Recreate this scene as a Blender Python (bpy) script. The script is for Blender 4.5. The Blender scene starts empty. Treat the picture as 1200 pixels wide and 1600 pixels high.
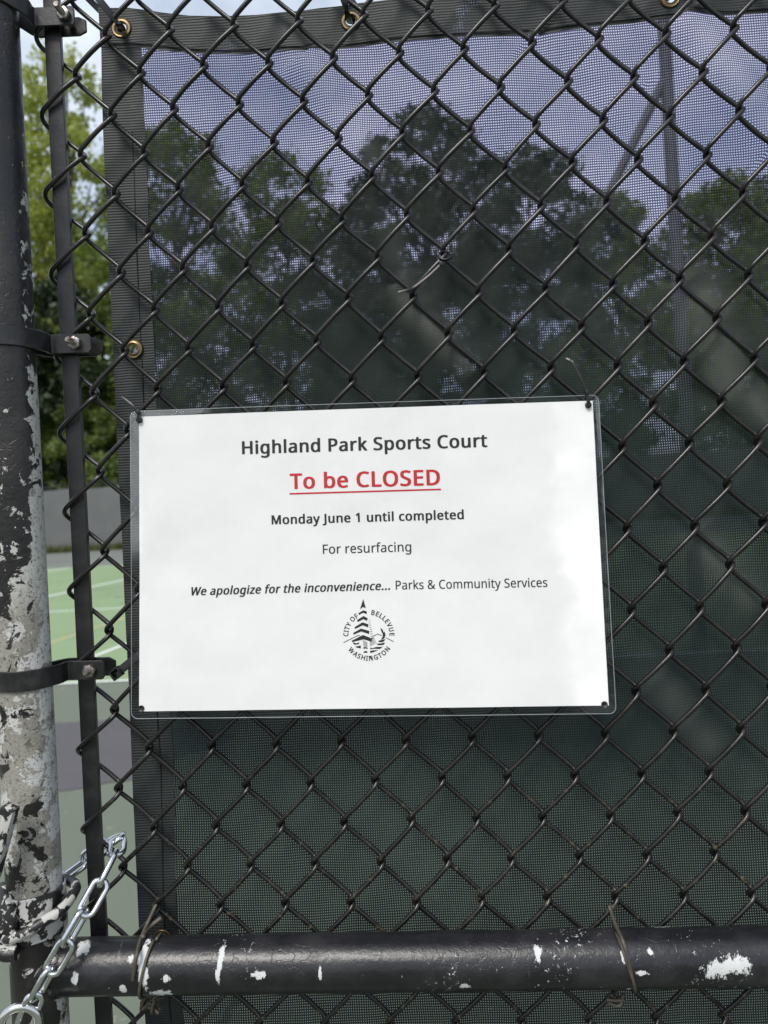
import bpy, bmesh, math, random, json
from mathutils import Vector, Matrix, noise
R = math.radians
random.seed(7)
scene = bpy.context.scene
COL = scene.collection

# ---------------------------------------------------------------- camera
F_PX, PW, PH = 1202.0, 1200, 1600           # focal length and size in photo pixels
UNIT = 0.0317                               # half width of one chain-link diamond (m)
CAM_H = 1.55
e1 = Vector((0.99773226, -0.04966842, -0.04542444))
e2 = Vector((0.0573027, 0.9983568, -0.0000915)).normalized()
nn = e1.cross(e2).normalized()
e1o = e2.cross(nn).normalized()
B3 = Vector((-9.49821791, -13.46024401, 23.85045606))
CAM_D = B3.dot(nn) * UNIT
right = Vector((e1o.x, nn.x, -e2.x)); down = Vector((e1o.y, nn.y, -e2.y)); fwd = Vector((e1o.z, nn.z, -e2.z))
CAMP = Vector((0, -CAM_D, CAM_H))
cam = bpy.data.cameras.new('camera'); camo = bpy.data.objects.new('camera', cam); COL.objects.link(camo)
m3 = Matrix((right, -down, -fwd)).transposed()
camo.matrix_world = Matrix.Translation(CAMP) @ m3.to_4x4()
cam.sensor_fit = 'VERTICAL'; cam.sensor_height = 36.0; cam.lens = 36.0 * F_PX / PH
cam.clip_start = 0.02; cam.clip_end = 2000
cam.dof.use_dof = True; cam.dof.focus_distance = CAM_D; cam.dof.aperture_fstop = 7.0
scene.camera = camo

def at(px, py, Y=0.0):
    d = right * ((px - 600) / F_PX) + down * ((py - 800) / F_PX) + fwd
    return CAMP + d * ((Y - CAMP.y) / d.y)
def at_ground(px, py, z=0.0):
    d = right * ((px - 600) / F_PX) + down * ((py - 800) / F_PX) + fwd
    return CAMP + d * ((z - CAMP.z) / d.z)
def proj(p):
    q = p - CAMP; z = q.dot(fwd)
    return (600 + F_PX * q.dot(right) / z, 800 + F_PX * q.dot(down) / z)

# ---------------------------------------------------------------- sky, sun, exposure
SUN_EL, SUN_ROT = R(53), R(198)             # bright overcast, glow from above and behind the camera
world = bpy.data.worlds.new('World'); scene.world = world; world.use_nodes = True
wt = world.node_tree; wt.nodes.clear()
wo = wt.nodes.new('ShaderNodeOutputWorld'); bg = wt.nodes.new('ShaderNodeBackground'); bg.inputs['Strength'].default_value = 0.12
sky = wt.nodes.new('ShaderNodeTexSky'); sky.sky_type = 'NISHITA'; sky.sun_disc = False
sky.sun_elevation = SUN_EL; sky.sun_rotation = SUN_ROT; sky.air_density = 1.0; sky.dust_density = 1.5
tc = wt.nodes.new('ShaderNodeTexCoord'); mp = wt.nodes.new('ShaderNodeMapping'); mp.inputs['Scale'].default_value = (1, 1, 1.9)
nz = wt.nodes.new('ShaderNodeTexNoise'); nz.inputs['Scale'].default_value = 2.6; nz.inputs['Detail'].default_value = 7; nz.inputs['Roughness'].default_value = .58
cr = wt.nodes.new('ShaderNodeValToRGB'); cr.color_ramp.elements[0].color = (.22, .22, .22, 1); cr.color_ramp.elements[0].position = .36; cr.color_ramp.elements[1].position = .62
mx = wt.nodes.new('ShaderNodeMix'); mx.data_type = 'RGBA'; mx.inputs[7].default_value = (5.3, 5.8, 6.5, 1)
wt.links.new(tc.outputs['Generated'], mp.inputs['Vector']); wt.links.new(mp.outputs[0], nz.inputs['Vector'])
wt.links.new(nz.outputs['Fac'], cr.inputs['Fac']); wt.links.new(cr.outputs['Color'], mx.inputs['Factor'])
wt.links.new(sky.outputs['Color'], mx.inputs[6]); wt.links.new(mx.outputs[2], bg.inputs['Color']); wt.links.new(bg.outputs[0], wo.inputs['Surface'])
sun = bpy.data.lights.new('sun', 'SUN'); sun.energy = 2.0; sun.angle = R(24); sun.color = (1, .96, .9)
suno = bpy.data.objects.new('sun', sun); COL.objects.link(suno)
# Nishita: rotation 0 puts the sun on +Y and turns clockwise seen from above
sd = Vector((math.sin(SUN_ROT) * math.cos(SUN_EL), math.cos(SUN_ROT) * math.cos(SUN_EL), math.sin(SUN_EL)))
suno.rotation_euler = sd.to_track_quat('Z', 'Y').to_euler(); suno.location = sd * 50
scene.view_settings.view_transform = 'Standard'; scene.view_settings.look = 'None'
scene.view_settings.exposure = 0.50; scene.view_settings.gamma = 1.0; scene.view_settings.use_curve_mapping = False
scene.cycles.use_denoising = True
scene.cycles.transparent_max_bounces = 24
scene.cycles.max_bounces = 8; scene.cycles.sample_clamp_indirect = 8

# ---------------------------------------------------------------- materials
class Mat:
    def __init__(s, name, color=(.5, .5, .5), rough=.5, metal=0.0, spec=.5):
        s.m = bpy.data.materials.new(name); s.m.use_nodes = True; s.t = s.m.node_tree
        s.p = s.t.nodes['Principled BSDF']; s.out = s.t.nodes['Material Output']
        s.p.inputs['Base Color'].default_value = (*color, 1); s.p.inputs['Roughness'].default_value = rough
        s.p.inputs['Metallic'].default_value = metal; s.p.inputs['Specular IOR Level'].default_value = spec
        s._co = None
    def N(s, t, **k):
        n = s.t.nodes.new('ShaderNode' + t)
        for a, b in k.items(): setattr(n, a, b)
        return n
    def L(s, a, b): s.t.links.new(a, b)
    def S(s, sock, v):
        if hasattr(v, 'is_output') or hasattr(v, 'links'): s.L(v, sock)
        else: sock.default_value = v
    @property
    def co(s):
        if s._co is None: s._co = s.N('TexCoord').outputs['Object']
        return s._co
    def noise(s, scale, detail=4, rough=.55, vec=None, dist=0.0, stretch=None, seed=None):
        n = s.N('TexNoise'); n.inputs['Scale'].default_value = scale; n.inputs['Detail'].default_value = detail
        n.inputs['Roughness'].default_value = rough; n.inputs['Distortion'].default_value = dist
        v = vec or s.co
        if stretch or seed:
            mpn = s.N('Mapping'); s.L(v, mpn.inputs[0])
            if stretch: mpn.inputs['Scale'].default_value = stretch
            if seed: mpn.inputs['Location'].default_value = (seed, seed * 1.7, seed * .6)
            v = mpn.outputs[0]
        s.L(v, n.inputs['Vector']); return n.outputs['Fac']
    def math(s, op, a, b=0.0, c=0.0, clamp=False):
        n = s.N('Math', operation=op); n.use_clamp = clamp
        s.S(n.inputs[0], a); s.S(n.inputs[1], b); s.S(n.inputs[2], c); return n.outputs[0]
    def step(s, v, lo, hi):
        n = s.N('MapRange', interpolation_type='SMOOTHSTEP'); s.S(n.inputs[0], v)
        n.inputs[1].default_value = lo; n.inputs[2].default_value = hi; return n.outputs[0]
    def mix(s, f, a, b):
        n = s.N('Mix', data_type='RGBA'); s.S(n.inputs['Factor'], f)
        for i, v in ((6, a), (7, b)):
            if isinstance(v, tuple): n.inputs[i].default_value = (*v, 1)
            else: s.L(v, n.inputs[i])
        return n.outputs[2]
    def mixf(s, f, a, b):
        n = s.N('Mix', data_type='FLOAT'); s.S(n.inputs[0], f); s.S(n.inputs[2], a); s.S(n.inputs[3], b); return n.outputs[0]
    def color(s, v): s.L(v, s.p.inputs['Base Color'])
    def rough(s, v): s.L(v, s.p.inputs['Roughness'])
    def bump(s, h, strength=.3, dist=.001):
        b = s.N('Bump'); b.inputs['Strength'].default_value = strength; b.inputs['Distance'].default_value = dist
        s.L(h, b.inputs['Height']); s.L(b.outputs[0], s.p.inputs['Normal']); return b.outputs[0]
    def xyz(s, vec=None):
        n = s.N('SeparateXYZ'); s.L(vec or s.co, n.inputs[0]); return n.outputs
    def blob(s, p, r, wob, stretch=(1, 1, 1)):      # 1 inside a ragged patch round the point p
        a = s.N('VectorMath', operation='SUBTRACT'); s.L(s.co, a.inputs[0]); a.inputs[1].default_value = p
        d = s.N('VectorMath', operation='MULTIPLY'); s.L(a.outputs[0], d.inputs[0]); d.inputs[1].default_value = stretch
        l = s.N('VectorMath', operation='LENGTH'); s.L(d.outputs[0], l.inputs[0])
        q = s.math('ADD', l.outputs['Value'], s.math('MULTIPLY', s.math('SUBTRACT', wob, .5), r * 5.0))
        return s.math('LESS_THAN', q, r)

# ---------------------------------------------------------------- object helpers
def link_mesh(name, me, mat, parent=None, smooth=True):
    o = bpy.data.objects.new(name, me); COL.objects.link(o)
    if mat: me.materials.append(mat.m if isinstance(mat, Mat) else mat)
    if smooth and len(me.polygons): me.polygons.foreach_set('use_smooth', [True] * len(me.polygons))
    if parent: o.parent = parent
    return o
class MB:
    def __init__(s): s.v = []; s.f = []
    def add(s, vs, fs):
        b = len(s.v); s.v += [tuple(x) for x in vs]; s.f += [tuple(i + b for i in f) for f in fs]
    def tube(s, pts, r, sides=8, closed=False, caps=True, flat=None):
        pts = [Vector(p) for p in pts]; n = len(pts)
        rr = r if isinstance(r, (list, tuple)) else [r] * n
        vs = []; up = None
        for k in range(n):
            if closed: t = pts[(k + 1) % n] - pts[k - 1]
            else: t = pts[min(k + 1, n - 1)] - pts[max(k - 1, 0)]
            t = t.normalized() if t.length > 1e-9 else Vector((0, 0, 1))
            if up is None:
                a = Vector(flat) if flat else (Vector((0, 0, 1)) if abs(t.z) < .9 else Vector((1, 0, 0)))
                up = (a - t * a.dot(t)).normalized()
            else:
                up = (up - t * up.dot(t)); up = up.normalized() if up.length > 1e-6 else t.orthogonal().normalized()
            sd_ = t.cross(up)
            for q in range(sides):
                a = 2 * math.pi * q / sides
                vs.append(pts[k] + up * (math.cos(a) * rr[k]) + sd_ * (math.sin(a) * rr[k]))
        fs = []
        for k in range(n if closed else n - 1):
            k2 = (k + 1) % n
            for q in range(sides):
                q2 = (q + 1) % sides
                fs.append((k * sides + q, k * sides + q2, k2 * sides + q2, k2 * sides + q))
        if caps and not closed:
            fs.append(tuple(range(sides))[::-1]); fs.append(tuple((n - 1) * sides + q for q in range(sides)))
        s.add(vs, fs)
    def ribbon(s, pts, w, t, nrm):                 # flat strap: width w across, thickness t along nrm(k)
        pts = [Vector(p) for p in pts]; n = len(pts); vs = []
        for k in range(n):
            tg = (pts[min(k + 1, n - 1)] - pts[max(k - 1, 0)]).normalized()
            nv = Vector(nrm(k)) if callable(nrm) else Vector(nrm)
            nv = (nv - tg * nv.dot(tg)).normalized(); sv = tg.cross(nv)
            ww = w[k] if isinstance(w, list) else w
            for a, b in ((1, 1), (-1, 1), (-1, -1), (1, -1)):
                vs.append(pts[k] + sv * (a * ww / 2) + nv * (b * t / 2))
        fs = [(0, 1, 2, 3)[::-1], tuple((n - 1) * 4 + q for q in range(4))]
        for k in range(n - 1):
            for q in range(4): fs.append((k * 4 + q, k * 4 + (q + 1) % 4, k * 4 + 4 + (q + 1) % 4, k * 4 + 4 + q))
        s.add(vs, fs)
    def box(s, c, sx, sy, sz, rot=None):
        c = Vector(c); vs = []
        for x in (-1, 1):
            for y in (-1, 1):
                for z in (-1, 1):
                    v = Vector((x * sx / 2, y * sy / 2, z * sz / 2))
                    if rot: v = rot @ v
                    vs.append(c + v)
        s.add(vs, [(0, 1, 3, 2), (4, 6, 7, 5), (0, 4, 5, 1), (2, 3, 7, 6), (0, 2, 6, 4), (1, 5, 7, 3)])
    def prism(s, ring, axis):                      # closed ring of points swept along axis
        ring = [Vector(p) for p in ring]; n = len(ring); a = Vector(axis)
        s.add(ring + [p + a for p in ring], [tuple(range(n))[::-1], tuple(range(n, 2 * n))] + [(k, (k + 1) % n, n + (k + 1) % n, n + k) for k in range(n)])
    def build(s, name, mat, parent=None, smooth=False, bevel=0.0, angle=None, origin=None, seg=2):
        me = bpy.data.meshes.new(name)
        vs = s.v
        if origin is not None: vs = [tuple(Vector(v) - Vector(origin)) for v in vs]
        me.from_pydata(vs, [], s.f); me.update()
        bm = bmesh.new(); bm.from_mesh(me); bmesh.ops.recalc_face_normals(bm, faces=bm.faces)
        if bevel:
            ed = [e for e in bm.edges if len(e.link_faces) == 2 and e.calc_face_angle(0) > R(25)]
            bmesh.ops.bevel(bm, geom=ed, offset=bevel, segments=seg, affect='EDGES', profile=.5)
        bm.to_mesh(me); bm.free()
        o = link_mesh(name, me, mat, parent, smooth)
        if origin is not None: o.location = origin
        if angle is not None: me.set_sharp_from_angle(angle=R(angle))
        return o
def empty(name, loc=(0, 0, 0)):
    o = bpy.data.objects.new(name, None); COL.objects.link(o); o.location = loc; o.empty_display_size = .05; return o
def adopt(child, parent):                          # parent a child built in world coordinates
    child.parent = parent; child.location = Vector(child.location) - Vector(parent.location); return child
def tag(o, label=None, cat=None, group=None, kind=None):
    if label: o['label'] = label
    if cat: o['category'] = cat
    if group: o['group'] = group
    if kind: o['kind'] = kind
    return o
def hermite(pts, per=6):                           # Catmull-Rom through points
    P = [Vector(p) for p in pts]; out = []
    for k in range(len(P) - 1):
        a, b, c, d = P[max(k - 1, 0)], P[k], P[k + 1], P[min(k + 2, len(P) - 1)]
        for q in range(per):
            t = q / per
            out.append(.5 * ((2 * b) + (c - a) * t + (2 * a - 5 * b + 4 * c - d) * t * t + (3 * b - a - 3 * c + d) * t ** 3))
    out.append(P[-1]); return out

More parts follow.
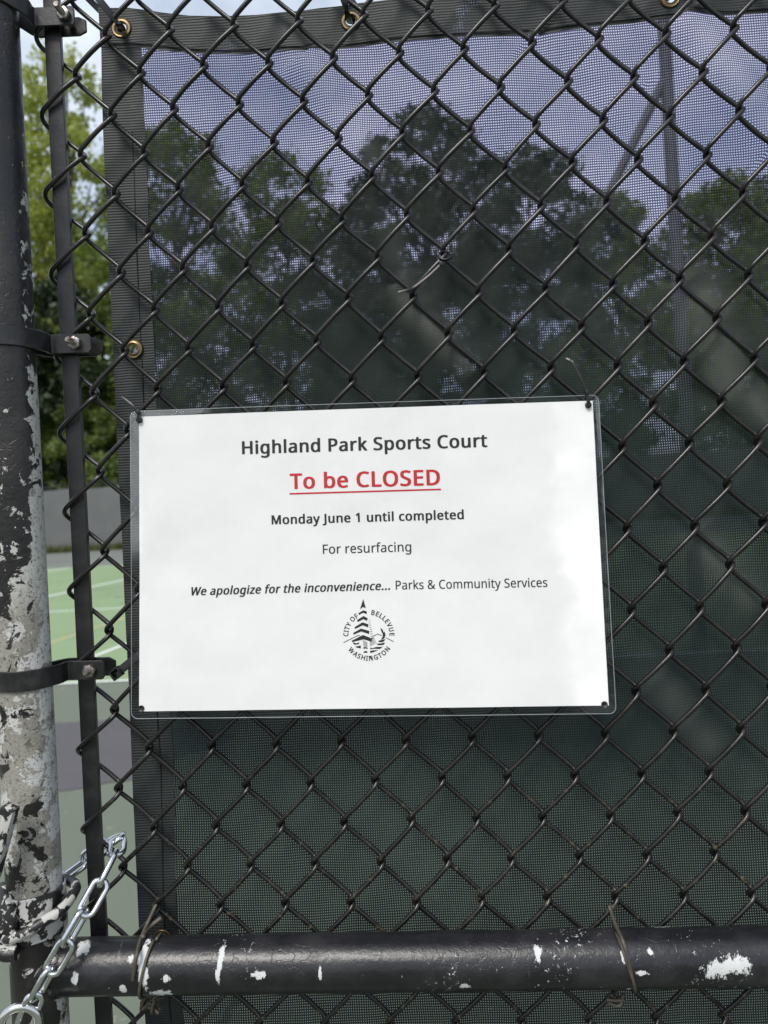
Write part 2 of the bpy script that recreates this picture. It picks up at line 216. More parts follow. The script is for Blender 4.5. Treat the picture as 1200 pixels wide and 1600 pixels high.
GLYPHS = r'''{"&":[587,[[244,581,271,580,296,575,318,567,337,555,353,541,366,524,375,505,381,483,383,458,379,426,368,397,350,372,326,349,299,328,268,308,423,159,457,216,479,286,550,286,518,191,504,163,487,137,468,114,585,0,490,0,420,67,366,28,303,2,223,-8,188,-6,156,0,127,10,102,24,81,42,65,63,52,89,45,117,43,149,44,175,49,199,57,220,69,239,83,256,100,273,166,318,133,358,107,403,96,456,98,481,104,504,114,524,127,541,144,555,165,567,188,575,215,580],[209,273,159,239,128,201,121,186,118,170,116,152,120,124,129,101,146,81,168,66,194,57,225,55,258,56,287,62,314,71,375,111],[241,524,220,522,202,516,186,506,175,493,168,476,165,457,167,438,172,421,180,404,225,350,253,368,276,385,292,401,304,419,310,437,313,458,311,476,304,492,294,505,279,515,262,522]]],".":[215,[[58,43,59,61,64,75,72,85,82,92,94,96,107,97,120,96,132,92,142,85,151,75,156,61,157,43,156,26,151,12,142,2,132,-6,120,-10,107,-11,94,-10,82,-6,72,2,64,12,59,26]]],"1":[459,[[285,0,216,0,216,400,216,439,217,470,219,499,196,477,169,455,108,405,71,452,226,573,285,573]]],"A":[512,[[437,0,368,177,141,177,73,0,0,0,224,575,289,575,512,0],[282,415,274,438,263,473,255,500,247,468,238,438,230,415,165,241,346,241]]],"B":[521,[[241,573,282,571,319,568,351,561,380,552,404,541,424,526,439,508,450,486,457,460,459,431,457,409,453,389,446,371,437,354,424,340,409,328,392,317,372,309,350,304,350,300,415,279,433,267,448,253,461,236,470,215,476,191,478,163,475,130,467,100,454,74,436,52,413,33,385,19,354,8,318,2,279,0,78,0,78,573],[256,329,300,331,334,339,357,352,372,371,381,394,384,423,380,451,369,474,351,490,324,502,289,509,245,511,150,511,150,329],[150,269,150,61,265,61,311,64,346,74,371,91,388,112,398,138,401,168,399,188,395,205,388,221,377,235,362,247,344,256,321,263,293,267,260,269]]],"C":[507,[[323,517,294,516,266,510,241,502,217,490,196,474,178,456,162,434,149,410,139,383,131,353,127,321,125,286,126,259,129,233,133,208,139,185,147,164,164,132,186,105,213,83,244,68,281,58,322,55,394,62,460,78,460,15,393,-2,312,-8,278,-7,247,-2,217,5,191,15,166,28,144,44,124,62,106,82,91,105,78,131,68,158,59,188,54,219,50,252,49,287,50,313,52,337,55,361,60,384,67,406,81,440,99,471,120,499,145,523,174,543,206,559,242,571,281,578,324,581,409,572,482,547,453,486,394,508]]],"D":[585,[[536,292,535,255,531,220,524,188,514,158,501,131,485,106,467,84,447,64,424,47,399,33,371,21,341,12,309,5,274,1,237,0,78,0,78,573,254,573,288,571,320,567,350,561,378,552,404,540,428,526,450,510,470,491,487,470,502,446,514,420,524,392,531,361,535,328],[460,289,459,319,456,346,451,371,444,394,435,415,416,444,391,469,361,487,327,500,287,508,244,511,150,511,150,62,228,62,272,64,311,71,346,82,377,98,402,119,423,144,439,174,451,208,458,246]]],"E":[446,[[398,0,78,0,78,573,398,573,398,509,150,509,150,330,383,330,383,268,150,268,150,63,398,63]]],"F":[416,[[150,0,78,0,78,573,398,573,398,509,150,509,150,306,383,306,383,243,150,243]]],"G":[584,[[326,302,524,302,524,22,431,-1,323,-8,289,-7,256,-2,226,5,199,15,173,28,150,43,129,61,111,81,94,104,81,130,69,157,60,186,54,218,50,251,49,286,50,321,55,354,62,385,71,415,84,442,100,467,117,490,138,510,160,528,186,544,213,557,243,567,275,575,309,579,346,581,437,572,516,547,489,484,421,508,342,517,315,516,290,513,267,507,245,499,225,489,195,468,170,441,150,409,141,388,134,365,128,340,125,314,124,286,125,260,128,234,132,210,138,187,146,166,164,133,187,106,216,84,236,73,258,65,283,59,310,56,340,55,404,59,452,68,452,238,326,238]]],"H":[594,[[516,0,443,0,443,267,150,267,150,0,78,0,78,573,150,573,150,330,443,330,443,573,516,573]]],"I":[272,[[239,0,32,0,32,42,99,57,99,515,32,531,32,573,239,573,239,531,172,515,172,57,239,42]]],"J":[219,[[-3,-152,-37,-150,-63,-142,-63,-81,-35,-87,-5,-89,33,-81,45,-74,54,-65,63,-53,69,-38,73,-19,74,3,74,573,146,573,146,9,144,-26,138,-56,128,-82,114,-104,96,-122,75,-135,52,-145,25,-150]]],"L":[420,[[78,0,78,573,150,573,150,64,400,64,400,0]]],"M":[727,[[330,0,142,502,139,502,142,461,144,407,144,347,144,0,78,0,78,573,184,573,361,103,364,103,544,573,650,573,650,0,578,0,578,352,579,408,581,460,584,501,581,501,390,0]]],"N":[609,[[532,0,447,0,141,476,138,476,141,432,143,378,144,320,144,0,78,0,78,573,161,573,467,99,470,99,468,137,466,193,464,249,464,573,532,573]]],"O":[626,[[577,287,577,261,575,236,571,212,567,189,561,166,547,132,531,101,510,73,486,49,459,29,428,13,393,1,355,-6,314,-8,271,-6,232,1,196,13,165,29,138,49,114,73,94,101,78,132,65,167,59,189,55,212,51,237,50,262,49,288,50,322,54,355,59,386,67,415,78,442,91,467,106,490,123,510,143,529,166,545,190,558,218,568,247,575,280,580,314,581,348,580,379,576,408,568,434,558,459,545,481,529,501,511,519,490,534,468,547,442,558,415,567,386,573,355,576,322],[125,287,126,259,128,233,132,208,138,184,145,163,161,131,182,104,207,83,238,67,273,58,314,55,354,58,390,67,420,83,445,104,465,131,481,163,488,184,494,208,498,233,500,259,501,287,499,329,494,366,485,400,472,430,456,457,436,479,412,496,384,508,351,516,314,518,274,515,238,506,207,490,182,469,161,443,145,411,138,389,132,366,128,342,126,315]]],"P":[485,[[229,573,272,571,309,566,342,557,370,544,393,528,411,509,426,487,436,463,442,435,444,404,433,336,423,316,411,296,395,278,375,262,351,249,324,238,292,230,256,225,216,223,150,223,150,0,78,0,78,573],[223,511,150,511,150,285,208,285,242,286,272,290,298,296,320,306,338,318,352,334,362,352,368,375,370,401,366,435,354,462,334,484,306,499,269,508]]],"S":[440,[[403,153,400,121,392,92,378,66,359,44,335,26,307,11,274,1,238,-6,198,-8,137,-5,83,4,41,19,41,88,113,65,201,55,228,56,252,60,273,66,290,74,305,85,316,98,324,113,329,129,330,147,329,164,325,180,318,194,308,207,295,218,277,230,196,265,131,294,85,330,57,375,48,435,51,464,58,490,71,513,89,533,110,550,136,563,165,573,197,579,231,581,318,572,389,549,366,487,302,508,229,517,207,516,187,513,169,507,155,499,142,489,133,478,126,464,122,450,121,434,122,416,126,400,133,386,143,373,156,362,172,351,246,318,332,279,353,264,371,247,385,228,395,206,401,181]]],"T":[446,[[259,0,187,0,187,509,8,509,8,573,437,573,437,509,259,509]]],"U":[586,[[513,202,511,164,503,128,489,95,470,65,446,40,416,20,395,10,372,2,347,-4,320,-7,290,-8,250,-6,213,1,181,13,152,29,128,50,108,75,92,103,81,133,74,167,72,204,72,573,144,573,144,201,148,158,161,122,182,93,211,72,248,59,294,55,327,57,355,63,379,73,399,88,415,105,427,126,435,149,440,174,442,202,442,573,513,573]]],"V":[481,[[481,573,277,0,204,0,0,573,75,573,204,205,220,160,231,119,241,80,250,119,262,161,277,207,405,573]]],"W":[746,[[735,573,583,0,510,0,399,375,389,410,380,443,373,471,370,488,367,471,361,443,352,409,342,373,234,0,161,0,10,573,85,573,174,223,183,186,190,151,196,118,201,87,206,119,213,154,222,191,232,227,333,573,407,573,512,225,523,187,532,151,538,117,544,87,550,129,560,175,572,224,660,573]]],"Y":[454,[[227,291,376,573,454,573,263,222,263,0,191,0,191,219,0,573,79,573]]],"a":[450,[[231,437,261,436,287,432,311,425,331,415,347,403,368,375,381,338,385,293,385,0,334,0,320,61,317,61,279,22,234,-1,172,-8,148,-7,124,-2,103,6,84,16,68,30,55,48,45,68,39,92,37,119,43,159,59,192,87,219,110,231,137,241,168,249,203,254,243,257,316,259,316,285,313,317,306,342,293,359,275,371,253,378,227,380,163,370,106,347,84,400,151,426],[252,208,204,203,167,195,141,182,124,165,113,144,110,119,112,97,120,79,132,66,148,56,167,51,188,49,223,52,253,62,279,79,299,103,311,134,315,172,315,210]]],"b":[493,[[139,461,138,410,135,373,139,373,153,390,169,405,189,419,213,429,240,435,272,437,303,435,331,428,357,417,380,401,401,381,418,357,432,328,441,295,447,257,449,215,448,186,446,160,441,135,435,112,427,91,410,61,390,36,365,17,337,3,306,-5,272,-8,240,-6,213,0,189,10,169,24,153,38,139,55,133,55,119,0,68,0,68,609,139,609],[260,379,231,377,207,371,188,361,172,348,159,330,150,308,144,282,140,252,139,217,139,214,140,184,143,157,148,132,155,111,165,93,187,69,219,55,261,51,297,55,325,69,348,93,358,112,366,133,372,158,375,185,376,216,375,247,372,274,366,298,358,320,348,338,325,360,296,374]]],"c":[385,[[241,-8,204,-5,170,2,139,15,112,34,88,58,69,87,60,108,53,131,48,156,45,183,44,213,45,243,48,271,54,297,61,321,71,342,90,372,114,396,142,415,174,428,208,435,245,438,309,431,358,415,337,356,292,370,244,376,217,374,193,368,172,358,155,343,141,325,131,303,123,277,119,247,117,213,119,181,123,152,131,126,141,104,155,86,172,71,191,61,214,55,240,53,302,60,351,78,351,15,304,-2]]],"d":[493,[[221,-8,190,-6,162,1,136,12,113,28,92,48,75,72,61,101,52,134,46,172,44,214,46,256,52,294,62,327,75,357,93,381,113,402,137,417,162,429,191,436,221,438,280,429,323,407,354,374,359,374,356,405,354,438,354,609,425,609,425,0,368,0,358,58,354,58,323,24,279,1],[232,51,273,55,305,67,328,88,343,117,352,154,355,200,355,213,354,244,351,271,346,296,338,318,329,336,306,360,274,375,231,379,196,374,168,359,146,334,135,315,127,293,122,269,118,242,117,213,118,183,122,156,127,133,135,111,146,93,168,69,197,55]]],"e":[452,[[234,438,269,435,301,427,329,414,354,396,374,373,390,346,402,315,409,281,411,244,411,201,117,201,122,157,134,119,154,90,181,69,215,56,254,52,327,60,392,82,392,20,327,-1,251,-8,212,-5,176,3,143,17,114,36,90,61,70,91,61,112,53,134,48,158,45,184,44,212,45,239,48,265,53,289,59,312,68,333,86,364,108,390,134,411,164,426,198,435],[233,380,202,377,175,366,154,348,137,323,125,293,119,257,338,257,336,281,333,302,326,322,318,338,306,353,292,364,276,373,256,378]]],"f":[276,[[266,375,158,375,158,0,87,0,87,375,12,375,12,408,87,432,87,457,89,492,95,522,104,547,116,568,132,585,152,597,174,606,199,612,227,613,274,609,310,599,292,544,262,552,228,556,206,553,189,545,175,532,166,513,160,489,158,458,158,430,266,430]]],"g":[493,[[221,438,248,436,273,431,297,422,319,409,338,393,355,373,359,373,369,430,425,430,425,-7,423,-46,416,-80,404,-109,388,-135,367,-155,341,-172,310,-183,274,-190,233,-192,147,-186,78,-165,78,-100,149,-125,237,-134,271,-130,300,-119,324,-101,341,-77,352,-48,355,-13,355,4,356,32,358,57,354,57,338,37,320,21,299,8,275,-1,250,-6,221,-8,189,-6,160,1,134,13,111,29,91,51,74,76,61,105,52,138,46,174,44,214,46,253,52,289,61,322,74,351,91,377,111,399,134,416,160,428,189,435],[230,379,207,376,187,370,169,359,153,344,140,326,130,303,123,277,119,247,117,213,118,183,122,156,128,131,136,110,146,92,169,68,197,54,232,50,288,58,303,65,315,74,326,85,349,131,356,197,356,214,355,251,350,282,343,309,332,331,319,348,302,362,281,371,257,377]]],"h":[496,[[139,431,138,399,135,370,140,370,174,407,221,429,273,437,306,435,335,430,360,421,382,408,399,391,413,370,423,344,429,314,431,280,431,0,361,0,361,275,358,307,351,333,338,353,319,367,295,376,265,379,235,377,210,370,189,360,173,347,160,329,150,308,144,283,140,254,139,222,139,0,68,0,68,609,139,609]]],"i":[207,[[139,430,139,0,68,0,68,430],[104,591,133,580,140,572,144,560,145,546,144,532,140,521,133,512,104,501,93,502,83,506,75,512,68,521,64,532,63,546,64,560,68,572,75,580,83,586,93,590]]],"k":[428,[[138,291,137,257,135,221,138,221,152,240,172,264,189,285,326,430,409,430,235,246,421,0,336,0,187,200,138,158,138,0,68,0,68,609,138,609]]],"l":[207,[[139,0,68,0,68,609,139,609]]],"m":[750,[[540,438,584,434,621,421,649,401,662,384,672,363,679,339,683,311,685,280,685,0,615,0,615,277,613,308,606,333,594,353,577,367,555,376,528,379,490,374,460,362,438,342,423,315,414,280,411,237,411,0,342,0,342,277,332,333,325,347,315,359,303,367,289,374,272,377,253,379,227,377,204,370,185,360,170,347,158,329,150,308,144,283,140,255,139,223,139,0,68,0,68,430,125,430,136,371,140,371,173,409,217,431,266,438,298,436,325,430,349,420,369,406,386,388,398,366,402,366,418,388,438,406,461,420,486,430,512,436]]],"n":[496,[[275,438,304,436,331,432,354,424,374,414,391,401,405,384,416,363,424,339,429,311,431,280,431,0,361,0,361,275,358,307,351,333,338,353,319,367,295,376,265,379,222,374,189,361,166,338,151,308,142,269,139,223,139,0,68,0,68,430,125,430,136,371,140,371,175,409,222,431]]],"o":[485,[[442,216,440,181,436,150,428,121,417,95,404,71,388,51,369,33,348,18,324,7,299,-1,271,-6,241,-8,214,-6,188,-1,163,7,140,18,119,33,100,51,84,71,70,95,59,121,51,150,46,181,44,216,45,243,48,269,53,293,60,316,68,336,87,367,110,392,137,412,169,426,204,435,244,438,281,435,316,426,347,412,374,392,398,367,417,336,426,316,433,293,438,269,441,243],[117,216,119,184,123,154,130,128,141,105,155,86,172,71,192,59,216,53,243,51,270,53,294,59,314,71,331,86,345,105,356,128,363,154,367,184,369,216,367,248,363,277,355,303,345,325,331,344,314,359,294,370,270,376,242,379,202,374,171,359,147,335,136,317,128,295,122,271,118,245]]],"p":[493,[[273,438,303,436,331,429,357,418,380,402,401,383,418,358,432,329,441,296,447,258,449,216,448,187,446,161,441,136,435,114,427,93,410,62,390,37,365,17,337,3,306,-5,272,-8,213,1,170,24,139,55,134,55,137,20,139,-16,139,-192,68,-192,68,430,126,430,136,371,139,371,170,405,213,429],[260,379,233,377,210,371,190,362,174,349,161,333,152,313,145,289,141,261,139,229,139,216,140,182,144,152,150,126,159,103,172,85,188,70,208,59,233,53,261,51,286,53,308,60,326,72,341,88,354,108,364,131,371,157,375,186,376,217,375,245,372,271,366,294,358,316,348,334,325,359,296,374]]],"r":[331,[[269,438,295,437,319,433,310,368,287,372,264,374,217,363,176,334,149,289,139,229,139,0,68,0,68,430,126,430,134,351,137,351,170,395,214,426,231,433,249,437]]],"s":[384,[[348,119,346,92,339,69,327,49,311,32,292,18,268,6,241,-2,210,-6,176,-8,99,-1,42,19,42,83,104,60,178,49,211,51,236,57,256,66,269,79,277,94,280,112,271,141,239,167,174,196,103,228,84,239,69,252,57,266,48,283,43,302,41,324,46,358,61,386,85,408,104,419,125,427,149,433,174,437,202,438,275,430,339,409,315,353,258,372,197,380,171,379,149,374,131,366,118,356,111,343,108,328,119,298,154,274,219,246,289,215,306,203,321,191,333,176,341,159,346,140]]],"t":[289,[[212,50,245,53,272,59,272,5,240,-4,200,-8,178,-7,157,-3,138,4,120,13,104,27,91,44,82,66,76,93,74,125,74,375,13,375,13,409,75,437,103,528,144,528,144,430,269,430,269,375,144,375,144,127,146,103,153,83,163,69,177,58,193,52]]],"u":[496,[[427,430,427,0,370,0,359,57,356,57,321,20,273,-1,220,-8,187,-6,159,-1,134,8,112,21,95,38,81,59,71,85,65,114,63,148,63,430,135,430,135,153,137,122,145,96,158,76,176,62,200,53,230,51,260,53,285,59,306,69,323,82,336,100,345,121,352,146,356,175,357,206,357,430]]],"v":[407,[[163,0,0,430,75,430,167,176,180,137,193,96,201,63,204,63,214,96,227,138,241,176,332,430,407,430,244,0]]],"y":[409,[[1,430,76,430,169,185,184,144,196,105,205,68,209,68,224,121,245,186,333,430,409,430,224,-59,188,-130,173,-148,157,-164,138,-176,117,-185,94,-191,67,-192,34,-190,9,-186,9,-130,30,-133,56,-135,99,-126,130,-99,152,-59,174,-2]]],"z":[377,[[346,0,31,0,31,47,262,375,45,375,45,430,340,430,340,377,112,55,346,55]]]," ":[209,[]]}'''

# ================================================================ MATERIALS
def make_post_mat(name, kind):
    m = Mat(name, rough=.42)
    x, y, z = m.xyz()
    wob = m.noise(190, 4, .65)
    n1 = m.noise(48 if kind == 'post' else 42, 9, .66, dist=.6)
    if kind == 'post':
        zr = m.math('DIVIDE', m.math('SUBTRACT', z, 1.0), 1.2)
        ramp = m.N('ValToRGB'); el = ramp.color_ramp.elements; m.L(zr, ramp.inputs[0])
        stops = [(1.0, -.10), (1.16, -.11), (1.205, -.035), (1.235, .015), (1.262, .07), (1.32, .105), (1.42, .08), (1.470, .055), (1.496, -.005), (1.54, -.045), (1.62, -.105), (1.70, -.13), (1.78, -.20), (2.2, -.23)]
        el[0].position = 0; el[1].position = 1
        for _ in range(len(stops) - 2): el.new(.5)
        for e, (zz, b) in zip(el, stops):
            e.position = (zz - 1.0) / 1.2; v = b + .5; e.color = (v, v, v, 1)
        bias = m.math('SUBTRACT', ramp.outputs[0], .5)
        edge = m.math('MULTIPLY', m.step(x, .0195, .0238), .17)
        edge = m.math('MULTIPLY', edge, m.step(z, 1.97, 1.86))
        clus = m.math('MULTIPLY', m.math('SUBTRACT', m.noise(17, 3, .5, seed=6.), .5), .30)
        f = m.math('ADD', m.math('ADD', n1, m.math('ADD', bias, clus)), edge)
        mask = m.step(f, .494, .503)
        spk = m.step(m.noise(420, 2, .5), .735, .75)
        mask = m.math('MAXIMUM', mask, m.math('MULTIPLY', spk, .8))
        pit = m.step(m.noise(330, 6, .75), .55, .62)                 # dark pits where the old coat is bare
        pit = m.math('MAXIMUM', pit, m.math('MULTIPLY', m.step(m.noise(120, 7, .8, dist=.8), .54, .60), .85))
        gal = m.mix(m.noise(30, 5, .6), (.15, .138, .115), (.40, .38, .33))
        white = (.47, .47, .43)
        prim = m.step(m.math('ADD', m.noise(36, 8, .7, seed=12.), m.math('MULTIPLY', edge, .4)), .535, .545)
        gal = m.mix(prim, gal, m.mix(m.noise(50, 4), (.46, .455, .43), (.58, .575, .55)))
        old = m.mix(m.step(z, 1.52, 1.46), white, gal)
        old = m.mix(m.math('MULTIPLY', pit, .85), old, (.06, .055, .05))
    else:
        f = m.math('SUBTRACT', n1, .205)
        mask = m.step(f, .494, .505)
        spk = m.step(m.math('ADD', m.noise(230, 5, .75, dist=.6), m.math('MULTIPLY', m.math('SUBTRACT', m.noise(14, 2), .5), .40)), .69, .70)
        mask = m.math('MAXIMUM', mask, spk)
        for (px, py, r, st) in RAIL_FLAKES:
            p = rail_hit(px, py)
            wl = m.noise(120, 8, .82, seed=px * .01, stretch=(1.4, .8, .8))
            mask = m.math('MAXIMUM', mask, m.blob(tuple(p), r, wl, st))
        old = m.mix(m.noise(60, 4), (.50, .51, .50), (.66, .67, .66))
    dirt = m.noise(22, 6, .65)
    blk = m.mix(m.step(dirt, .4, .75), (.0105, .0095, .009), (.030, .026, .0225))
    if kind == 'rail':
        blk = m.mix(m.step(dirt, .4, .75), (.0095, .0095, .0112), (.026, .025, .027))
        sl = m.step(m.noise(26, 6, .8, stretch=(7, .7, .7), seed=2.), .665, .70); blk = m.mix(m.math('MULTIPLY', sl, .45), blk, (.16, .155, .15))
        moss = m.math('MULTIPLY', m.step(z, -.012, -.023), m.step(m.noise(30, 4), .38, .6))
        blk = m.mix(m.math('MULTIPLY', moss, .8), blk, (.05, .042, .014))
    m.color(m.mix(mask, blk, old))
    scr = m.noise(40, 5, .7, stretch=((1, 6, 6) if kind == 'rail' else (6, 6, 1)))
    m.rough(m.mixf(mask, m.math('ADD', m.mixf(dirt, .20, .40), m.math('MULTIPLY', m.step(scr, .5, .7), .14)), .72))
    fine = m.noise(220, 5, .6)
    crack = m.N('TexVoronoi', feature='DISTANCE_TO_EDGE'); crack.inputs['Scale'].default_value = 60
    wv = m.N('VectorMath', operation='ADD'); m.L(m.co, wv.inputs[0])
    nv = m.N('TexNoise'); nv.inputs['Scale'].default_value = 90; m.L(m.co, nv.inputs['Vector'])
    sc_ = m.N('VectorMath', operation='SCALE'); m.L(nv.outputs['Color'], sc_.inputs[0]); sc_.inputs['Scale'].default_value = .02
    m.L(sc_.outputs[0], wv.inputs[1]); m.L(wv.outputs[0], crack.inputs['Vector'])
    ck = m.math('MULTIPLY', m.step(crack.outputs['Distance'], .0, .05), m.step(m.noise(18, 3), .45, .6))
    h = m.math('ADD', m.math('MULTIPLY', mask, -.55), m.math('ADD', m.math('MULTIPLY', fine, .55), m.math('MULTIPLY', ck, .18)))
    m.bump(h, .8 if kind == 'post' else .5, .0013)
    return m

def make_black(name, c0=(.012, .012, .013), c1=(.035, .033, .031), rough=.4, bump=.25, sc=60):
    m = Mat(name, rough=rough)
    d = m.noise(sc, 6, .65); m.color(m.mix(m.step(d, .42, .7), c0, c1))
    m.rough(m.mixf(d, rough - .14, rough + .16)); m.bump(m.noise(240, 4), bump, .0006); return m
M_bar = make_black('bar_black_paint', (.010, .010, .011), (.022, .021, .021), .36)
M_band = make_black('band_black_paint', (.010, .010, .011), (.034, .031, .029), .38, .3, 45)
M_tie_plastic = make_black('zip_tie_nylon', (.006, .006, .006), (.012, .012, .012), .35, .1)
M_latch = make_black('latch_paint', (.012, .012, .013), (.03, .028, .026), .45)
# chain link wire: black vinyl, dusty brown, lichen at the lower knots
M_wire = Mat('wire_vinyl', rough=.40)
_d = M_wire.noise(35, 6, .65); _z = M_wire.xyz()[2]
_c = M_wire.mix(M_wire.step(_d, .38, .72), (.007, .0065, .006), (.021, .0185, .016))
_li = M_wire.math('MULTIPLY', M_wire.step(M_wire.noise(110, 5, .7), .55, .68), M_wire.mixf(M_wire.step(_z, 1.34, 1.17), .10, .85))
M_wire.color(M_wire.mix(_li, _c, (.12, .10, .055))); M_wire.rough(M_wire.mixf(_d, .17, .36))
M_wire.bump(M_wire.noise(300, 4), .22, .0005)
M_tiewire = Mat('tie_wire_steel', rough=.55, metal=.35)
M_tiewire.color(M_tiewire.mix(M_tiewire.noise(150, 5, .7), (.045, .038, .03), (.16, .14, .11))); M_tiewire.bump(M_tiewire.noise(400, 3), .4, .0005)
M_bolt = Mat('bolt_steel', rough=.38, metal=.85)
_r = M_bolt.step(M_bolt.noise(210, 5, .7), .50, .62)
M_bolt.color(M_bolt.mix(_r, (.30, .28, .26), (.10, .055, .03))); M_bolt.rough(M_bolt.mixf(_r, .32, .7)); M_bolt.bump(M_bolt.noise(500, 3), .4, .0004)
M_zinc = Mat('chain_zinc', rough=.16, metal=1.0)
_n = M_zinc.noise(130, 5, .6); M_zinc.color(M_zinc.mix(_n, (.50, .51, .52), (.84, .84, .85))); M_zinc.rough(M_zinc.mixf(_n, .10, .26)); M_zinc.bump(M_zinc.noise(260, 4), .22, .0006)
M_lock = Mat('padlock_steel', rough=.2, metal=1.0)
M_lock.color(M_lock.mix(M_lock.noise(90, 5), (.55, .54, .53), (.78, .77, .76))); M_lock.rough(M_lock.mixf(M_lock.noise(60, 4), .12, .3))
M_brass = Mat('grommet_brass', rough=.34, metal=1.0)
_n = M_brass.noise(170, 5, .65); M_brass.color(M_brass.mix(_n, (.12, .085, .05), (.30, .22, .12))); M_brass.rough(M_brass.mixf(_n, .26, .5))

# woven windscreen: real see-through holes between the threads
PX_, PZ_ = .00222, .00250
def make_screen():
    m = Mat('screen_weave', rough=.52)
    x, y, z = m.xyz()
    wn = m.noise(9, 3, .5)
    wf = m.noise(160, 2, .5)
    xx = m.math('ADD', x, m.math('MULTIPLY', m.math('SUBTRACT', wn, .5), .010))
    xx = m.math('ADD', xx, m.math('MULTIPLY', m.math('SUBTRACT', wf, .5), .0010))
    zz = m.math('ADD', z, m.math('MULTIPLY', m.math('SUBTRACT', m.noise(7, 3, .5, seed=3.1), .5), .012))
    hx = m.math('SINE', m.math('MULTIPLY', xx, 2 * math.pi / PX_))
    hz = m.math('SINE', m.math('MULTIPLY', zz, 2 * math.pi / PZ_))
    loose = m.math('MULTIPLY', m.math('SUBTRACT', m.noise(5, 4, .6, seed=7.7), .5), .55)
    loose = m.math('ADD', loose, m.math('ADD', m.mixf(m.step(z, 1.58, 1.90), -.68, .46), m.mixf(m.step(z, 1.34, 1.15), 0, .46)))
    hx2 = m.math('ADD', hx, loose)
    hole = m.math('MULTIPLY', m.step(hx2, .16, .40), m.step(hz, .14, .38))
    hole = m.math('MULTIPLY', hole, .97)
    dust_sunfleck = m.step(m.noise(4.5, 6, .62, seed=2.2), .40, .72)
    col = m.mix(dust_sunfleck, (.0080, .0150, .0120), (.0180, .0300, .0245))
    top_mix = m.step(m.math('ADD', z, m.math('MULTIPLY', m.noise(3, 4, .6, seed=1.1), .4)), 1.68, 2.0)
    col = m.mix(top_mix, col, m.mix(dust_sunfleck, (.017, .022, .020), (.034, .040, .036)))  # fabric colour paler and greyer towards the top
    at_ = m.N('Attribute'); at_.attribute_name = 'dust_sunfleck'
    col = m.mix(at_.outputs['Fac'], col, (.105, .108, .098))  # dappled sun along the creases, painted into the fabric colour
    knot_ = m.math('MULTIPLY', m.step(hx, .0, .6), m.step(hz, .0, .6))
    col = m.mix(m.math('MULTIPLY', knot_, .75), col, (.044, .060, .051))
    m.color(col)
    h = m.math('ADD', m.math('MULTIPLY', m.math('ABSOLUTE', hx), .6), m.math('MULTIPLY', hz, .3))
    nb = m.bump(m.math('MULTIPLY', h, -1.0), .35, .0007)
    m.p.inputs['Specular IOR Level'].default_value = .12; m.p.inputs['Sheen Weight'].default_value = .04; m.p.inputs['Sheen Roughness'].default_value = .5
    tl = m.N('BsdfTranslucent'); tl.inputs[0].default_value = (.007, .010, .009, 1)
    a = m.N('AddShader'); m.L(m.p.outputs[0], a.inputs[0]); m.L(tl.outputs[0], a.inputs[1])
    tr = m.N('BsdfTransparent'); mxs = m.N('MixShader')
    violet_fringe = m.N('BsdfTransparent'); violet_fringe.inputs[0].default_value = (.62, .50, 1.0, 1)     # violet lens fringe against the sky, painted as tinted see-through threads
    m0 = m.N('MixShader'); m.L(m.mixf(m.step(z, 1.60, 1.88), .025, .19), m0.inputs[0]); m.L(a.outputs[0], m0.inputs[1]); m.L(violet_fringe.outputs[0], m0.inputs[2])  # painted violet tint grows towards the top, where sky shines behind
    m.L(hole, mxs.inputs[0]); m.L(m0.outputs[0], mxs.inputs[1]); m.L(tr.outputs[0], mxs.inputs[2]); m.L(mxs.outputs[0], m.out.inputs[0])
    return m
M_screen = make_screen()
def make_hem():
    m = Mat('screen_hem_weave', rough=.6)
    x, y, z = m.xyz()
    xx = m.math('ADD', x, m.math('MULTIPLY', m.noise(120, 2), .003)); zz = m.math('ADD', z, m.math('MULTIPLY', m.noise(45, 3, seed=4.0), .0022))
    hx = m.math('SINE', m.math('MULTIPLY', xx, 2 * math.pi / .0026)); hz = m.math('SINE', m.math('MULTIPLY', zz, 2 * math.pi / .0027))
    gap = m.math('MULTIPLY', m.step(hz, .15, .75), m.step(hx, -.75, .15))
    m.color(m.mix(gap, m.mix(m.noise(18, 5), (.011, .015, .0145), (.023, .029, .0275)), (.006, .008, .008)))
    m.bump(m.math('ADD', m.math('MULTIPLY', hz, -.6), m.math('MULTIPLY', gap, -.5)), .32, .0008)
    hole = m.math('MULTIPLY', m.math('MULTIPLY', gap, m.step(m.noise(22, 4, .6, seed=9.), .58, .68)), .8)
    tr = m.N('BsdfTransparent'); mxs = m.N('MixShader')
    m.L(hole, mxs.inputs[0]); m.L(m.p.outputs[0], mxs.inputs[1]); m.L(tr.outputs[0], mxs.inputs[2]); m.L(mxs.outputs[0], m.out.inputs[0])
    return m
M_hem = make_hem()
M_thread = Mat('hem_thread', (.008, .009, .009), .8)

# ================================================================ GATE
gate = empty('gate', (at(60, 1500, -.03).x, -.032, 0))
tag(gate, 'black gate frame of peeling round pipe filled with chain-link wire', 'gate')
PIPE_R = .0247; PIPE_Y = -.0335
